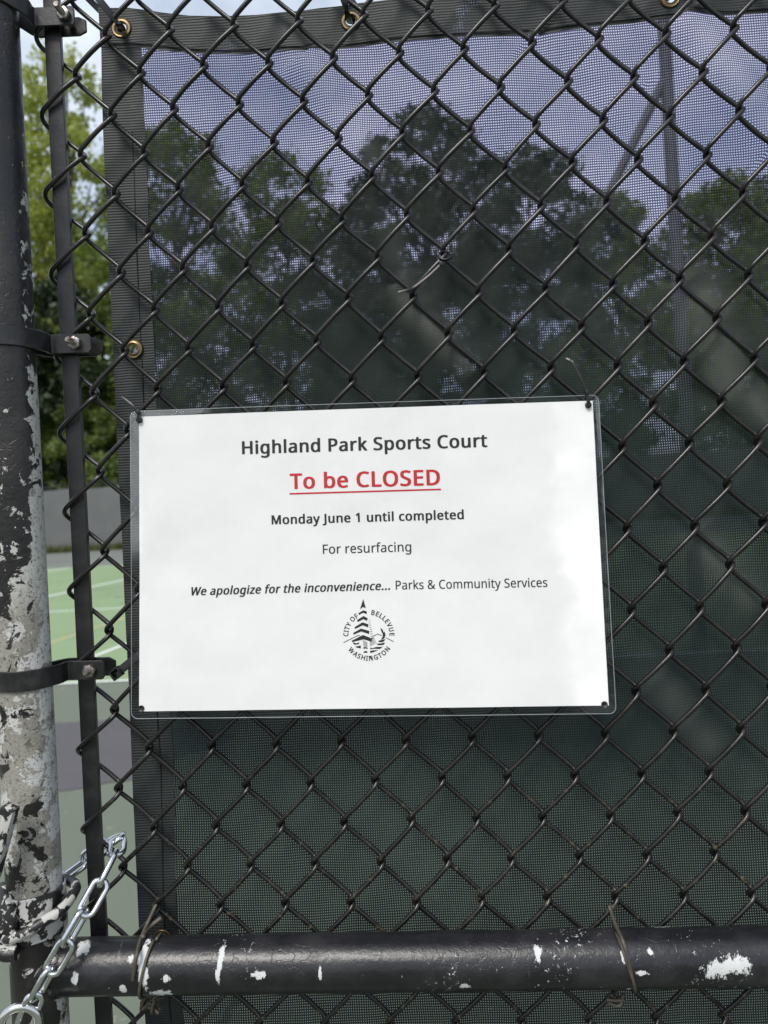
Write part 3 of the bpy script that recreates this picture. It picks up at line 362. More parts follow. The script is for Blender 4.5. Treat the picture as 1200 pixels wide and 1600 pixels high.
# stile: axis through the middle of the pipe as seen near its foot
pa = at(57.5, 1440, PIPE_Y); POST_X = pa.x - .0004
def cyl_hit(px, py, axis, p0, r):
    d = (right * ((px - 600) / F_PX) + down * ((py - 800) / F_PX) + fwd).normalized()
    o = CAMP - Vector(p0); i, j = [k for k in range(3) if k != axis]
    a = d[i] ** 2 + d[j] ** 2; b = 2 * (o[i] * d[i] + o[j] * d[j]); c = o[i] ** 2 + o[j] ** 2 - r * r
    t = (-b - math.sqrt(max(b * b - 4 * a * c, 0))) / (2 * a); return CAMP + d * t
RAIL_Z = (at(700, 1462, PIPE_Y - .012).z + at(700, 1553, PIPE_Y - .010).z) / 2
RAIL_O = Vector((0, PIPE_Y, RAIL_Z))
RAIL_Z -= .0028; RAIL_O.z = RAIL_Z; RAIL_TILT = .0160; RAIL_R = .0247
def rail_z(x): return RAIL_Z - RAIL_TILT * x
def rail_hit(px, py):                              # point on the pipe, in the pipe's own axes
    d = (right * ((px - 600) / F_PX) + down * ((py - 800) / F_PX) + fwd).normalized(); o = CAMP - RAIL_O
    Ri = Matrix.Rotation(-RAIL_TILT, 3, 'Y'); d = Ri @ d; o = Ri @ o
    a = d.y ** 2 + d.z ** 2; b = 2 * (o.y * d.y + o.z * d.z); c = o.y ** 2 + o.z ** 2 - RAIL_R ** 2
    return o + d * ((-b - math.sqrt(max(b * b - 4 * a * c, 0))) / (2 * a))
RAIL_FLAKES = [(346, 1492, .0105, (3.6, 1, 1)), (341, 1520, .0100, (5.0, 1, 1)), (841, 1488, .0056, (1.7, 1, 1)), (1122, 1517, .0085, (.75, 1, 1.3)), (1150, 1508, .0085, (.8, 1, 1.2)),
               (225, 1488, .0130, (4.2, 1, 1)), (224, 1522, .0125, (3.4, 1, 1)), (131, 1480, .0068, (1.2, 1, 1)), (117, 1528, .0046, (1.5, 1, 1)), (192, 1546, .0045, (1.4, 1, 1)), (259, 1529, .0030, (1, 1, 1)),
               (252, 1552, .0060, (.7, 1, 1.3)), (205, 1498, .0040, (1.5, 1, 1)), (1033, 1447, .0040, (.6, 1, 1.6)), (1016, 1487, .0022, (1, 1, 1)), (1003, 1521, .0030, (.7, 1, 1.5)), 
               (500, 1520, .0040, (2.6, 1, .8)), (405, 1524, .0050, (.7, 1, 1.5)), (973, 1495, .0040, (2.6, 1, .6)), (725, 1541, .003, (.7, 1, 1.4))]
M_post = make_post_mat('post_paint', 'post'); M_rail = make_post_mat('rail_paint', 'rail')
mb = MB(); mb.tube([(POST_X, PIPE_Y, z / 50) for z in range(4, 126)], PIPE_R, 40)
POST_TILT, PIVOT_Z = .0072, 1.20
po = adopt(mb.build('gate_post', M_post, None, True, origin=(POST_X, PIPE_Y, 0), angle=50), gate)
po.rotation_euler = (0, POST_TILT, 0); po.location.x -= POST_TILT * PIVOT_Z
def post_x(z): return POST_X + POST_TILT * (z - PIVOT_Z)
mb = MB(); mb.tube([(POST_X + PIPE_R * .9 + .02 * k, PIPE_Y, RAIL_Z) for k in range(0, 95)], PIPE_R, 40)
mb.tube([(POST_X + .004 + .004 * k, PIPE_Y, RAIL_Z) for k in range(0, 7)], [PIPE_R * .96] * 4 + [PIPE_R * 1.05, PIPE_R * 1.06, PIPE_R], 40)
ra = adopt(mb.build('gate_rail', M_rail, None, True, origin=RAIL_O, angle=50), gate); ra.rotation_euler = (0, RAIL_TILT, 0)

# chain link: flattened spiral wires hooked into each other
K0 = at(121.3, 121.6, 0.0); UX = UNIT; VZ = UNIT / 0.8142
def knot(i, j): return Vector((K0.x + i * UX, 0, K0.z - j * VZ - i * UX * .0076))
WR, WD = .00235, .0052
def wire_pts(c, j0, j1):
    pts = []; rng = random.Random(c * 31 + 5)
    jit = lambda i, j: Vector((noise.noise((i * .37, j * .41, 3)) * .0022, 0, noise.noise((i * .37, j * .41, 9)) * .0022))
    j = j0
    while j < j1:
        side = (c + j) % 2                      # 0: the knot is a left bend at column c, 1: a right bend at column c+1
        k = knot(c + side, j) + jit(c + side, j); k2 = knot(c + 1 - side, j + 1) + jit(c + 1 - side, j + 1)
        sg = 1 if side else -1
        d = WD * (1.25 if c == -1 else 1)
        ex = k.x + sg * WR * .92; ex2 = k2.x - sg * WR * .92
        if c == -1 and side == 0: ex -= .0035
        if c == -1 and side == 1: ex2 -= .0035
        L_ = abs(ex - ex2) - 2 * d; tot = L_ + math.pi * d; dz = k.z - k2.z
        # bend half: from y=0 at the extreme round to the face this strand runs on
        yf = -d if side else d                  # strand going down from a right bend runs in front
        for q in range(0, 4):
            a = q / 4 * math.pi / 2; s = d * a
            pts.append((ex - sg * d * (1 - math.cos(a)), yf * math.sin(a), k.z - dz * s / tot))
        bow = .0010
        for q in range(0, 6):
            t = q / 5; s = d * math.pi / 2 + L_ * t
            pts.append((ex - sg * (d + L_ * t), yf * (1 + .22 * math.sin(math.pi * t)), k.z - dz * s / tot))
        for q in range(1, 4):
            a = q / 4 * math.pi / 2; s = d * math.pi / 2 + L_ + d * a
            pts.append((ex2 + sg * d * (1 - math.sin(a)), yf * math.cos(a), k.z - dz * s / tot))
        j += 1
    return pts
mb = MB()
for c in range(-1, 62):
    near = c < 26
    mb.tube(wire_pts(c, -11, 35), WR, 8 if near else 6)
adopt(mb.build('chain_link_mesh', M_wire, None, True), gate)

# tension bar threaded through the last wire
bx = [(78.8, 0), (86.5, 170), (99.2, 450), (117.5, 800), (135.5, 1150), (152.7, 1450), (161, 1600)]
ctr = [at(p, y, -.003) for p, y in bx]
def bar_x(z):
    a, b = ctr[0], ctr[-1]; return a.x + (b.x - a.x) * (z - a.z) / (b.z - a.z)
wob_x = lambda z: bar_x(z) + .0006 * math.sin(z * 9)
mb = MB(); W_, T_ = .0160, .0058
zs = [.75 + k * .05 for k in range(0, 34)]
ring = lambda z: [(wob_x(z) + sx * W_ / 2, .0004 + sy * T_ / 2, z) for sx, sy in ((-1, -1), (1, -1), (1, 1), (-1, 1))]
vs = [v for z in zs for v in ring(z)]
fs = [(0, 1, 2, 3), tuple(len(vs) - 4 + q for q in range(4))] + [(k * 4 + q, k * 4 + (q + 1) % 4, k * 4 + 4 + (q + 1) % 4, k * 4 + 4 + q) for k in range(len(zs) - 1) for q in range(4)]
mb.add(vs, fs); adopt(mb.build('tension_bar', M_bar, None, False, bevel=.0009, seg=3), gate)

# tension bands: a strap round the pipe whose two ends clamp the bar with a bolt
def band(px_bolt, py_bolt, h, tip_px, tilt, long_bolt, nutk):
    zc = at(px_bolt, py_bolt, -.008).z; xb = at(px_bolt, py_bolt, -.008).x
    xt = at(tip_px, py_bolt, -.008).x; r = PIPE_R + .0013
    P = []; POST_X = post_x(zc)
    P.append((xt + .0045, .0062)); P.append((bar_x(zc) - .006, .0058)); P.append((POST_X + r * .95, .0035))
    P.append((POST_X + r * .62, PIPE_Y + r * .80))
    for q in range(0, 13):
        a = R(70) + (R(360 - 42) - R(70)) * q / 12
        P.append((POST_X + r * math.cos(a), PIPE_Y + r * math.sin(a)))
    P += [(POST_X + r * .94, PIPE_Y - r * .33), (POST_X + r * 1.20, PIPE_Y + .008), (bar_x(zc) - .0135, -.0130), (bar_x(zc) - .006, -.0112), (xb, -.0108), (xt, -.0106)]
    pts = hermite([(x, y, 0) for x, y in P], 4)
    n = len(pts); t = .0026; mbb = MB(); vs = []
    for k, p in enumerate(pts):
        tg = (pts[min(k + 1, n - 1)] - pts[max(k - 1, 0)]).normalized(); nv = Vector((tg.y, -tg.x, 0))
        hh = h * (.62 if k in (0, n - 1) else 1)
        zz = zc + tilt * (p.x - xb)
        for a, b in ((1, 1), (-1, 1), (-1, -1), (1, -1)): vs.append((p.x + nv.x * b * t / 2, p.y + nv.y * b * t / 2, zz + a * hh / 2))
    e = [q for q in (0, 1, 2, 3)]
    fs = [tuple(e), tuple((n - 1) * 4 + q for q in range(4))] + [(k * 4 + q, k * 4 + (q + 1) % 4, k * 4 + 4 + (q + 1) % 4, k * 4 + 4 + q) for k in range(n - 1) for q in range(4)]
    mbb.add(vs, fs)
    o = adopt(mbb.build('tension_band', M_band, None, True, bevel=.0006, seg=1, angle=28), gate)
    # bolt end (threads) and nut, on the side facing the camera
    b2 = MB(); L2 = .019 if long_bolt else .0135; pts2 = [(xb, .010, zc), (xb, -.0115, zc)]
    rr = [.0031, .0031]; k = 0; y = -.0115
    while y > -.0106 - L2:
        pts2.append((xb, y, zc)); rr.append(.0031 if k % 2 else .0027); y -= .00055; k += 1
    pts2.append((xb, y, zc)); rr.append(.0024)
    b2.tube(pts2, rr, 14)
    b2.tube([(xb, .0075, zc), (xb, .0095, zc), (xb, .0112, zc)], [.0066, .0062, .003], 16)
    bo = b2.build('bolt', M_bolt, None, True, angle=40); bo.parent = o
    b3 = MB(); ring = [(xb + .0067 * math.cos(R(60 * q + nutk)), -.0120, zc + .0067 * math.sin(R(60 * q + nutk))) for q in range(6)]
    b3.prism(ring, (0, -.0052, 0)); nu = b3.build('nut', M_bolt, None, True, bevel=.0007, angle=35); nu.parent = o
    return o
band(103.5, 28, .0185, 118.5, -.03, True, 10)
band(121, 538, .0185, 144.5, -.03, True, 25)
band(144, 1046, .0185, 165.5, -.03, False, 5)

# tie wires holding the mesh to the rail
def tie(px, lean, turns, rad, name='tie_wire'):
    x0 = at(px, 1505, PIPE_Y - PIPE_R).x; pts = []
    for q in range(int(20 * turns) + 1):
        a = R(100) + 2 * math.pi * q / 20
        rr = PIPE_R + rad * 1.05 + .0004 * math.sin(q * 1.3)
        pts.append((x0 + lean * math.sin(a) * .012 + .0024 * q / 20, PIPE_Y + rr * math.cos(a), rail_z(x0) + rr * math.sin(a)))
    # twisted end hanging under the rail, other end hooked up over a mesh knot
    mbb = MB(); mbb.tube(hermite(pts, 2), rad, 7)
    return mbb, x0
mbb, x0 = tie(218, .55, 1.0, .0014)
kn = knot(1, 21); kn_px = (237, 1425)
h = at(241, 1420, -.008)
mbb.tube(hermite([h + Vector((.004, .006, .008)), h, at(228, 1448, -.017), at(219, 1470, -.036), at(214, 1490, -.057), at(209.5, 1515, -.0592), at(208, 1532, -.0575)], 5), .0018, 7)
mbb.tube(hermite([h + Vector((.006, .002, -.010)), at(232, 1450, -.014), at(223, 1465, -.034)], 5), .0024, 7)
rg = random.Random(3); c0 = at(236, 1568, -.026)
for q in range(7):
    mbb.tube(hermite([c0 + Vector((rg.uniform(-.012, .012), rg.uniform(-.008, .008), rg.uniform(-.008, .010))) for _ in range(4)], 4), .0016, 6)
adopt(mbb.build('tie_wire', M_tiewire, None, True), gate)
mbb, x1 = tie(984, -.5, 1.05, .0015)
mbb.tube(hermite([at(951, 1415, -.012), at(955, 1425, -.016), at(963, 1448, -.036), at(973, 1470, -.056), at(982, 1500, -.0598), at(987, 1525, -.0565), at(989, 1545, -.045)], 5), .0017, 7)
c0 = at(962, 1560, -.026)
for q in range(5):
    mbb.tube(hermite([c0 + Vector((rg.uniform(-.009, .009), rg.uniform(-.006, .006), rg.uniform(-.005, .006))) for _ in range(4)], 4), .0015, 6)
adopt(mbb.build('tie_wire', M_tiewire, None, True), gate)

# latch at the foot of the stile: collar, wrapped rod and a bent arm, all flaking
M_flake = Mat('latch_flaking_paint', rough=.5)
_n = M_flake.noise(62, 8, .62, dist=.5); _k = M_flake.step(_n, .51, .52)
M_flake.color(M_flake.mix(_k, (.016, .015, .015), M_flake.mix(M_flake.noise(40, 4), (.34, .33, .30), (.56, .55, .52))))
M_flake.bump(M_flake.math('ADD', M_flake.math('MULTIPLY', _k, -.5), M_flake.noise(220, 4)), .5, .0009); M_flake.rough(M_flake.mixf(_k, .38, .7))
zc = at(58, 1440, -.058).z
mbb = MB(); rC = PIPE_R + .0016
for dz in (.0, ):
    ringp = [(-.021, rC), (-.0205, rC + .0012), (0, rC + .0016), (.0205, rC + .0012), (.021, rC)]
    n = 40; vs = []
    for dzz, rr in ringp:
        for q in range(n):
            a = 2 * math.pi * q / n; vs.append((POST_X + rr * math.cos(a), PIPE_Y + rr * math.sin(a), zc + dzz + .0006 * math.sin(a * 5)))
    mbb.add(vs, [(k * n + q, k * n + (q + 1) % n, (k + 1) * n + (q + 1) % n, (k + 1) * n + q) for k in range(len(ringp) - 1) for q in range(n)])
adopt(mbb.build('latch_collar', M_flake, None, True, angle=40), gate)
mbb = MB(); pts = []
for q in range(0, 31):
    a = R(215) + R(250) * q / 30; rr = PIPE_R + .0075 + (.004 * max(0, math.cos(a)) if q > 12 else 0)
    pts.append((POST_X + rr * math.cos(a), PIPE_Y + rr * math.sin(a), zc - .020 + .034 * min(1, q / 18) - .0001 * q))
mbb.tube(pts, .0050, 10)
mbb.tube([Vector(pts[0]) + Vector((-.004, .004, .001)), pts[0], pts[1]], [.0066, .0072, .0052], 10)
adopt(mbb.build('latch_rod', M_flake, None, True, angle=50), gate)
mbb = MB()                                       # cast bracket the rod is hooked on
p = at(16, 1440, -.050)
mbb.ribbon(hermite([p + Vector((-.012, .012, .022)), p + Vector((-.003, -.003, .020)), p + Vector((.004, -.012, .012)), p + Vector((.003, -.012, -.004)), p + Vector((-.001, -.008, -.018)), p + Vector((-.010, .004, -.026))], 5), .020, .006, lambda k: (-.4, -1, 0))
mbb.tube(hermite([p + Vector((-.010, -.010, -.004)), p + Vector((-.004, -.016, -.014)), p + Vector((.004, -.017, -.020)), p + Vector((.014, -.016, -.020))], 4), [.006] * 6 + [.007] * 7, 10)
adopt(mbb.build('latch_bracket', M_flake, None, True, bevel=.001, angle=40), gate)
mbb = MB()
a_, b_ = at(17, 1258, -.078), at(-14, 1372, -.080)
mbb.ribbon([a_, a_.lerp(b_, .04), a_.lerp(b_, .5), b_], [.0105, .0125, .0125, .0125], .0120, (0, -1, .15))
adopt(mbb.build('latch_arm', M_flake, None, True, bevel=.0012, angle=40), gate)

# ================================================================ WINDSCREEN
FY = .0175
def lerp_tab(tab, v):
    if v <= tab[0][0]: return tab[0][1]
    for (a, b), (c, d) in zip(tab, tab[1:]):
        if v <= c: return b + (d - b) * (v - a) / (c - a)
    return tab[-1][1]
def xz_tab(pix, key):                              # pixel polyline -> sorted world table
    P = [at(x, y, FY) for x, y in pix]
    return sorted([(p.x, p.z) for p in P] if key == 'x' else [(p.z, p.x) for p in P])
TOP = xz_tab([(156, 12), (172, 14), (200, 13), (250, 19), (297, 24), (350, 24), (400, 22), (467, 17), (500, 12), (530, 9), (560, 5), (593, 2), (700, -9), (850, -22), (1046, -42), (1200, -60)], 'x')
slope = -.055
TOP.append((1.6, TOP[-1][1] + .012))
SEAM = xz_tab([(158, 77), (220, 77), (283, 82), (340, 84), (400, 83), (467, 82), (533, 77.5), (617, 67), (700, 63), (800, 56), (933, 43), (1033, 33), (1200, 21)], 'x'); SEAM.append((1.6, SEAM[-1][1] + .012))
LEFT = xz_tab([(155, 5), (160, 77), (160.5, 133), (167, 300), (170, 400), (173, 467), (183, 700), (188, 800), (193, 883), (203, 1067), (208, 1200), (218, 1433), (227, 1583)], 'z')
LSEAM = xz_tab([(221, 60), (222, 77), (230, 267), (234, 400), (238, 500), (248, 720), (256, 900), (266, 1100), (273, 1200), (278, 1433), (288, 1600)], 'z')
_zb = .20
LEFT.insert(0, (_zb, LEFT[0][1] + .004)); LSEAM.insert(0, (_zb, LSEAM[0][1] + .004))
XMAX = 1.55
RIDGES = []                                        # creases: two ends, half width, height
for (a, b, w, h_) in [((470, 90), (585, 270), .020, -.010), ((585, 270), (640, 480), .016, -.006), ((610, 450), (740, 590), .018, -.010), ((1060, 30), (1215, 230), .024, -.013), ((1010, 130), (1120, 330), .014, .006),
                      ((1080, 430), (1150, 640), .026, -.011), ((1100, 540), (1230, 690), .018, -.010), ((300, 250), (420, 420), .018, .006), ((760, 250), (900, 460), .020, .006), ((1080, 830), (1180, 960), .02, -.007), ((1020, 1060), (1120, 1180), .02, -.006), ((830, 60), (960, 220), .022, .006)]:
    A, B = at(*a, FY), at(*b, FY); RIDGES.append((Vector((A.x, A.z)), Vector((B.x, B.z)), w, h_))
def fold(x, z):
    y = FY + .0055 * noise.noise((x * 3.2, z * 2.1, 1.7)) + .0030 * noise.noise((x * 9, z * 6, 5.1)) + .0010 * noise.noise((x * 26, z * 18, 2.1))
    q = Vector((x, z))
    for A, B, w, h_ in RIDGES:
        ab = B - A; t = max(-.15, min(1.15, (q - A).dot(ab) / ab.length_squared)); d = (q - (A + ab * t)).length
        fall = 1 if 0 <= t <= 1 else 0.3
        y += h_ * fall * math.exp(-(d / w) ** 2)
    return max(y, .0068)
GROM = [(190, 44), (548, 33), (1046, -3), (208.5, 545), (254, 1467)]
GROM3 = []
for gx, gy in GROM:
    p = at(gx, gy, FY); p = at(gx, gy, fold(p.x, p.z) - .002); GROM3.append(p)
screen = empty('windscreen', (.3, FY, _zb)); tag(screen, 'dark green mesh windscreen sheet laced behind the chain-link wires', 'windscreen')
def sheet(name, mat, xs_fn, nu, nv, zlo, zhi, off, holes, power=1.0):
    vs = []; fs = []
    for b in range(nv + 1):
        for a in range(nu + 1):
            u = (a / nu) ** power; v = b / nv
            x = None; z = .5
            x0 = LEFT[0][1]
            for _ in range(3):
                x = xs_fn(u, z); z = zlo(x) + (zhi(x) - zlo(x)) * v
            vs.append((x, fold(x, z) + off, z))
    for b in range(nv):
        for a in range(nu):
            i = b * (nu + 1) + a; q = (i, i + 1, i + nu + 2, i + nu + 1)
            c = (Vector(vs[q[0]]) + Vector(vs[q[2]])) / 2
            if any((c.x - g.x) ** 2 + (c.z - g.z) ** 2 < holes ** 2 for g in GROM3): continue
            fs.append(q)
    mbb = MB(); mbb.add(vs, fs)
    me = bpy.data.meshes.new(name); me.from_pydata(vs, [], fs); me.update()
    at_ = me.attributes.new('dust_sunfleck', 'FLOAT', 'POINT'); vals = []  # per-vertex strength of the painted sunlight on the creases
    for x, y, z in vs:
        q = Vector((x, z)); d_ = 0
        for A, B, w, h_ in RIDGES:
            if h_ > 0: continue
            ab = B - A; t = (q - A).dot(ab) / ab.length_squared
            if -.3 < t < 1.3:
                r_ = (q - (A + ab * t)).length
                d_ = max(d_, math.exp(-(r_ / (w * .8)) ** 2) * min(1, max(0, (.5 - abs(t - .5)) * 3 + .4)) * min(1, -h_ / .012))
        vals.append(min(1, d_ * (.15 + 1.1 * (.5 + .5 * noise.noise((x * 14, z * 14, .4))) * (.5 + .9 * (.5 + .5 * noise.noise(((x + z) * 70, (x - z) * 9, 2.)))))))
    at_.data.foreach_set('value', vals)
    return adopt(link_mesh(name, me, mat), screen)
top = lambda x: lerp_tab(TOP, x)
seam = lambda x: lerp_tab(SEAM, x)
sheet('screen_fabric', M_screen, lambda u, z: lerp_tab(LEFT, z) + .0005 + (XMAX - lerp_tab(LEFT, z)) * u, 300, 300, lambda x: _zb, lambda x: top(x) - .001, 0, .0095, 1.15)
sheet('top_hem', M_hem, lambda u, z: lerp_tab(LEFT, z) - .0004 + (XMAX - lerp_tab(LEFT, z)) * u, 560, 17, seam, top, -.0018, .0076)
sheet('side_hem', M_hem, lambda u, z: lerp_tab(LEFT, z) + (lerp_tab(LSEAM, z) - lerp_tab(LEFT, z)) * u, 16, 620, lambda x: _zb, lambda x: seam(x) + .006, -.0014, .0076)
def stitch(pts):
    mbb = MB(); mbb.tube(pts, .0005, 5); adopt(mbb.build('stitching', M_thread, None, True), screen)
stitch([Vector((x, fold(x, seam(x)) - .0026, seam(x) + .004)) for x in [LEFT[-1][1] + .004 + k * .01 for k in range(150)]])
stitch([Vector((lerp_tab(LSEAM, z) - .013, fold(lerp_tab(LSEAM, z), z) - .0022, z)) for z in [_zb + .02 + k * .015 for k in range(116)]])
for g in GROM3:
    mbb = MB(); n = 28; prof = [(.0052, .0015), (.0052, -.0012), (.0060, -.0021), (.0070, -.0016), (.0080, -.0013), (.0092, -.0016), (.0099, -.0009), (.0101, .0004), (.0090, .0018), (.0060, .0020)]
    vs = [(g.x + r * math.cos(2 * math.pi * q / n), g.y + d, g.z + r * math.sin(2 * math.pi * q / n)) for r, d in prof for q in range(n)]
    m_ = len(prof); mbb.add(vs, [(k * n + q, k * n + (q + 1) % n, ((k + 1) % m_) * n + (q + 1) % n, ((k + 1) % m_) * n + q) for k in range(m_) for q in range(n)])
    adopt(mbb.build('grommet', M_brass, None, True, angle=50), screen)

# ================================================================ SIGN
OC = [(203.5, 643), (935, 617.5), (962.7, 1115), (205.5, 1123)]         # outer corners of the laminate in the photo
YT, YB = -.0120, -.0330
C3 = [at(*OC[0], YT - .001), at(*OC[1], YT), at(*OC[2], YB - .001), at(*OC[3], YB + .001)]
SW, SH = (C3[1] - C3[0]).length, (C3[0] - C3[3]).length
print('sign size', SW, (C3[2] - C3[3]).length, SH, (C3[1] - C3[2]).length)
SN = (C3[1] - C3[0]).cross(C3[3] - C3[0]).normalized()
if SN.y > 0: SN = -SN
def patch(u, v, off=0.0):                                              # u to the right, v downwards
    p = (C3[0] * (1 - u) + C3[1] * u) * (1 - v) + (C3[3] * (1 - u) + C3[2] * u) * v
    bow = .0030 * math.sin(math.pi * v) * (.6 + .4 * math.sin(3 * u + .5)) - .0016 * math.sin(math.pi * u) * (1 - v)
    rip = (.0010 * noise.noise((u * 5, v * 4, .3)) + .0005 * noise.noise((u * 13, v * 7, 2.3))) * min(1, 6 * v)
    return p + SN * (off - bow * .7 + rip)
def uv_of(px, py):
    u, v = (px - 205) / 745, (py - 630) / 490
    for _ in range(12):
        x, y = proj(patch(u, v)); x1, y1 = proj(patch(u + .01, v)); x2, y2 = proj(patch(u, v + .01))
        a, b, c, d = (x1 - x) / .01, (x2 - x) / .01, (y1 - y) / .01, (y2 - y) / .01
        det = a * d - b * c; ex, ey = px - x, py - y
        u += (d * ex - b * ey) / det; v += (a * ey - c * ex) / det
    return u, v
sign = empty('notice_sign', C3[0]); tag(sign, 'laminated white paper notice announcing the sports court closure', 'sign')
HOLES = [uv_of(218.5, 656.5), uv_of(918.8, 633.3), uv_of(221, 1107), uv_of(944.3, 1100.7)]
M_paper = Mat('paper_white', rough=.6)
_n = M_paper.step(M_paper.noise(16, 9, .72, stretch=(1, 1, 1.8)), .30, .70)
M_paper.color(M_paper.mix(_n, (.752, .738, .722), (.785, .771, .755)))
M_paper.bump(M_paper.math('ADD', M_paper.noise(22, 5, .6, stretch=(1, 1, .6)), M_paper.math('MULTIPLY', M_paper.noise(7, 3), 2.0)), .35, .0030)
M_paper.p.inputs['Specular IOR Level'].default_value = .15
M_ink = Mat('ink_black', (.012, .012, .013), .6); M_ink.color(M_ink.mix(M_ink.noise(900, 2), (.005, .005, .006), (.009, .009, .010)))
M_red = Mat('ink_red', (.62, .012, .02), .6); M_red.color(M_red.mix(M_red.noise(900, 2), (.47, .005, .009), (.55, .009, .014)))
def make_film():
    m = Mat('laminate_film')
    nt = m.t; nt.nodes.remove(m.p)
    tr = m.N('BsdfTransparent'); tr.inputs[0].default_value = (.97, .975, .975, 1)
    gl = m.N('BsdfGlossy'); gl.inputs['Roughness'].default_value = .045
    df = m.N('BsdfDiffuse'); df.inputs[0].default_value = (.75, .78, .80, 1)
    fr = m.N('Fresnel'); fr.inputs['IOR'].default_value = 1.62
    big = m.noise(7, 3, .5, stretch=(1, 1, 1.6)); sm = m.noise(75, 5, .65, stretch=(1.4, 1, 1)); sz = m.noise(330, 3, .6)
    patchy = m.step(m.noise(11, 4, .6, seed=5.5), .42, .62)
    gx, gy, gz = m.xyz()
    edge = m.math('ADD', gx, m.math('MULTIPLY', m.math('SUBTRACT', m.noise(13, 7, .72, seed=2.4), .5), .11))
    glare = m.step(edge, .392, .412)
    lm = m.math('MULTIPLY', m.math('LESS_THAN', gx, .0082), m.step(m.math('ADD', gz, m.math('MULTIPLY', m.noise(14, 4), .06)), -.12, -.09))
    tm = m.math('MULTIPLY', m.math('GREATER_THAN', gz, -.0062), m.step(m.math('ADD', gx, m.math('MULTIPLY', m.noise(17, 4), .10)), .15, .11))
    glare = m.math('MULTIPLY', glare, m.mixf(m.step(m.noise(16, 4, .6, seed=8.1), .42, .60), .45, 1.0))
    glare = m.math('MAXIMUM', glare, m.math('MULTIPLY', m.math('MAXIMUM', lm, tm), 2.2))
    h = m.math('ADD', m.math('MULTIPLY', big, 11.0), m.math('ADD', m.math('MULTIPLY', m.math('MULTIPLY', sm, patchy), 2.0), m.math('MULTIPLY', sz, .10)))
    b = m.N('Bump'); b.inputs['Strength'].default_value = .55; b.inputs['Distance'].default_value = .0022
    m.L(h, b.inputs['Height']); m.L(b.outputs[0], gl.inputs['Normal']); m.L(b.outputs[0], fr.inputs['Normal'])
    rm = m.math('MULTIPLY', m.math('GREATER_THAN', gx, SW - .004), m.step(m.noise(12, 4, .6, seed=3.3), .44, .60))
    margin_sheen = m.math('MAXIMUM', m.math('MAXIMUM', lm, tm), m.math('MULTIPLY', rm, .8))  # sky reflection on the film margins, painted in as pale diffuse
    a = m.N('MixShader'); m.L(m.mixf(margin_sheen, .004, .17), a.inputs[0]); m.L(tr.outputs[0], a.inputs[1]); m.L(df.outputs[0], a.inputs[2])
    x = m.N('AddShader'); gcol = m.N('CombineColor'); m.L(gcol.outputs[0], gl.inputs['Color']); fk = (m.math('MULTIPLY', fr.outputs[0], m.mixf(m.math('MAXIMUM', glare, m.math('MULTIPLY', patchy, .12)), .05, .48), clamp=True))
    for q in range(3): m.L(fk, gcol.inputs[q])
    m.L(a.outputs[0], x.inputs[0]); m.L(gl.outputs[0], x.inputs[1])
    m.L(x.outputs[0], m.out.inputs[0]); return m
M_film = make_film()
def panel(name, mat, uv, off, nu, nv, parent, rim=0.0, rad=0.0, edge_mat=None):
    # uv: function (s,t) in 0..1 -> (u,v); corners rounded; punched holes left open
    vs = []; fs = []
    for b in range(nv + 1):
        for a in range(nu + 1):
            s, t = a / nu, b / nv
            if rad:                                                     # pull the corners in to a radius
                for cs in (0, 1):
                    for ct in (0, 1):
                        dx = (s if cs == 0 else 1 - s) * SW; dy = (t if ct == 0 else 1 - t) * SH
                        if dx < rad and dy < rad:
                            ux, uy = rad - dx, rad - dy; l = math.hypot(ux, uy)
                            mx_ = max(ux, uy)
                            k = mx_ / l if l > 0 else 1
                            s = (rad - ux * k) / SW if cs == 0 else 1 - (rad - ux * k) / SW
                            t = (rad - uy * k) / SH if ct == 0 else 1 - (rad - uy * k) / SH
            u, v = uv(s, t); vs.append(patch(u, v, off))
    for b in range(nv):
        for a in range(nu):
            i = b * (nu + 1) + a; q = (i, i + nu + 1, i + nu + 2, i + 1)
            c = (vs[q[0]] + vs[q[2]]) / 2
            if any((c - patch(*h, off)).length < rim for h in HOLES): continue
            fs.append(q)
    me = bpy.data.meshes.new(name); me.from_pydata([tuple(v - C3[0]) for v in vs], [], fs); me.update()
    o = link_mesh(name, me, mat, parent); return o
PC = [uv_of(217, 651), uv_of(926, 626), uv_of(951.3, 1102.4), uv_of(217.3, 1111.6)]
def puv(s, t):
    return tuple((PC[0][k] * (1 - s) + PC[1][k] * s) * (1 - t) + (PC[3][k] * (1 - s) + PC[2][k] * s) * t for k in (0, 1))
paper = panel('paper', M_paper, puv, 0.0, 330, 214, sign, .0022)
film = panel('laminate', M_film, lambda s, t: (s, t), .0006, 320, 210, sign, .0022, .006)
# sealed rim of the pouch and a dark ring round each punched hole
M_rim = Mat('laminate_edge', (.55, .58, .6), .25); M_rim.color(M_rim.mix(M_rim.noise(120, 3), (.20, .21, .22), (.36, .38, .39)))
mbb = MB(); rad = .006; loop = []
for cs, ct, a0 in ((1, 0, -90), (1, 1, 0), (0, 1, 90), (0, 0, 180)):
    for q in range(7):
        a = R(a0 + 15 * q); cx = (SW - rad) if cs else rad; cy = (SH - rad) if ct else rad
        loop.append(((cx + rad * math.cos(a)) / SW, (cy + rad * math.sin(a)) / SH))
dense = []
for k, p in enumerate(loop):
    q = loop[(k + 1) % len(loop)]; m_ = max(1, int(math.hypot((q[0] - p[0]) * SW, (q[1] - p[1]) * SH) / .012))
    for t in range(m_): dense.append((p[0] + (q[0] - p[0]) * t / m_, p[1] + (q[1] - p[1]) * t / m_))
mbb.tube([patch(u, v, .0004) - C3[0] for u, v in dense], .00034, 5, closed=True)
link = mbb.build('laminate_edge', M_rim, sign, True)
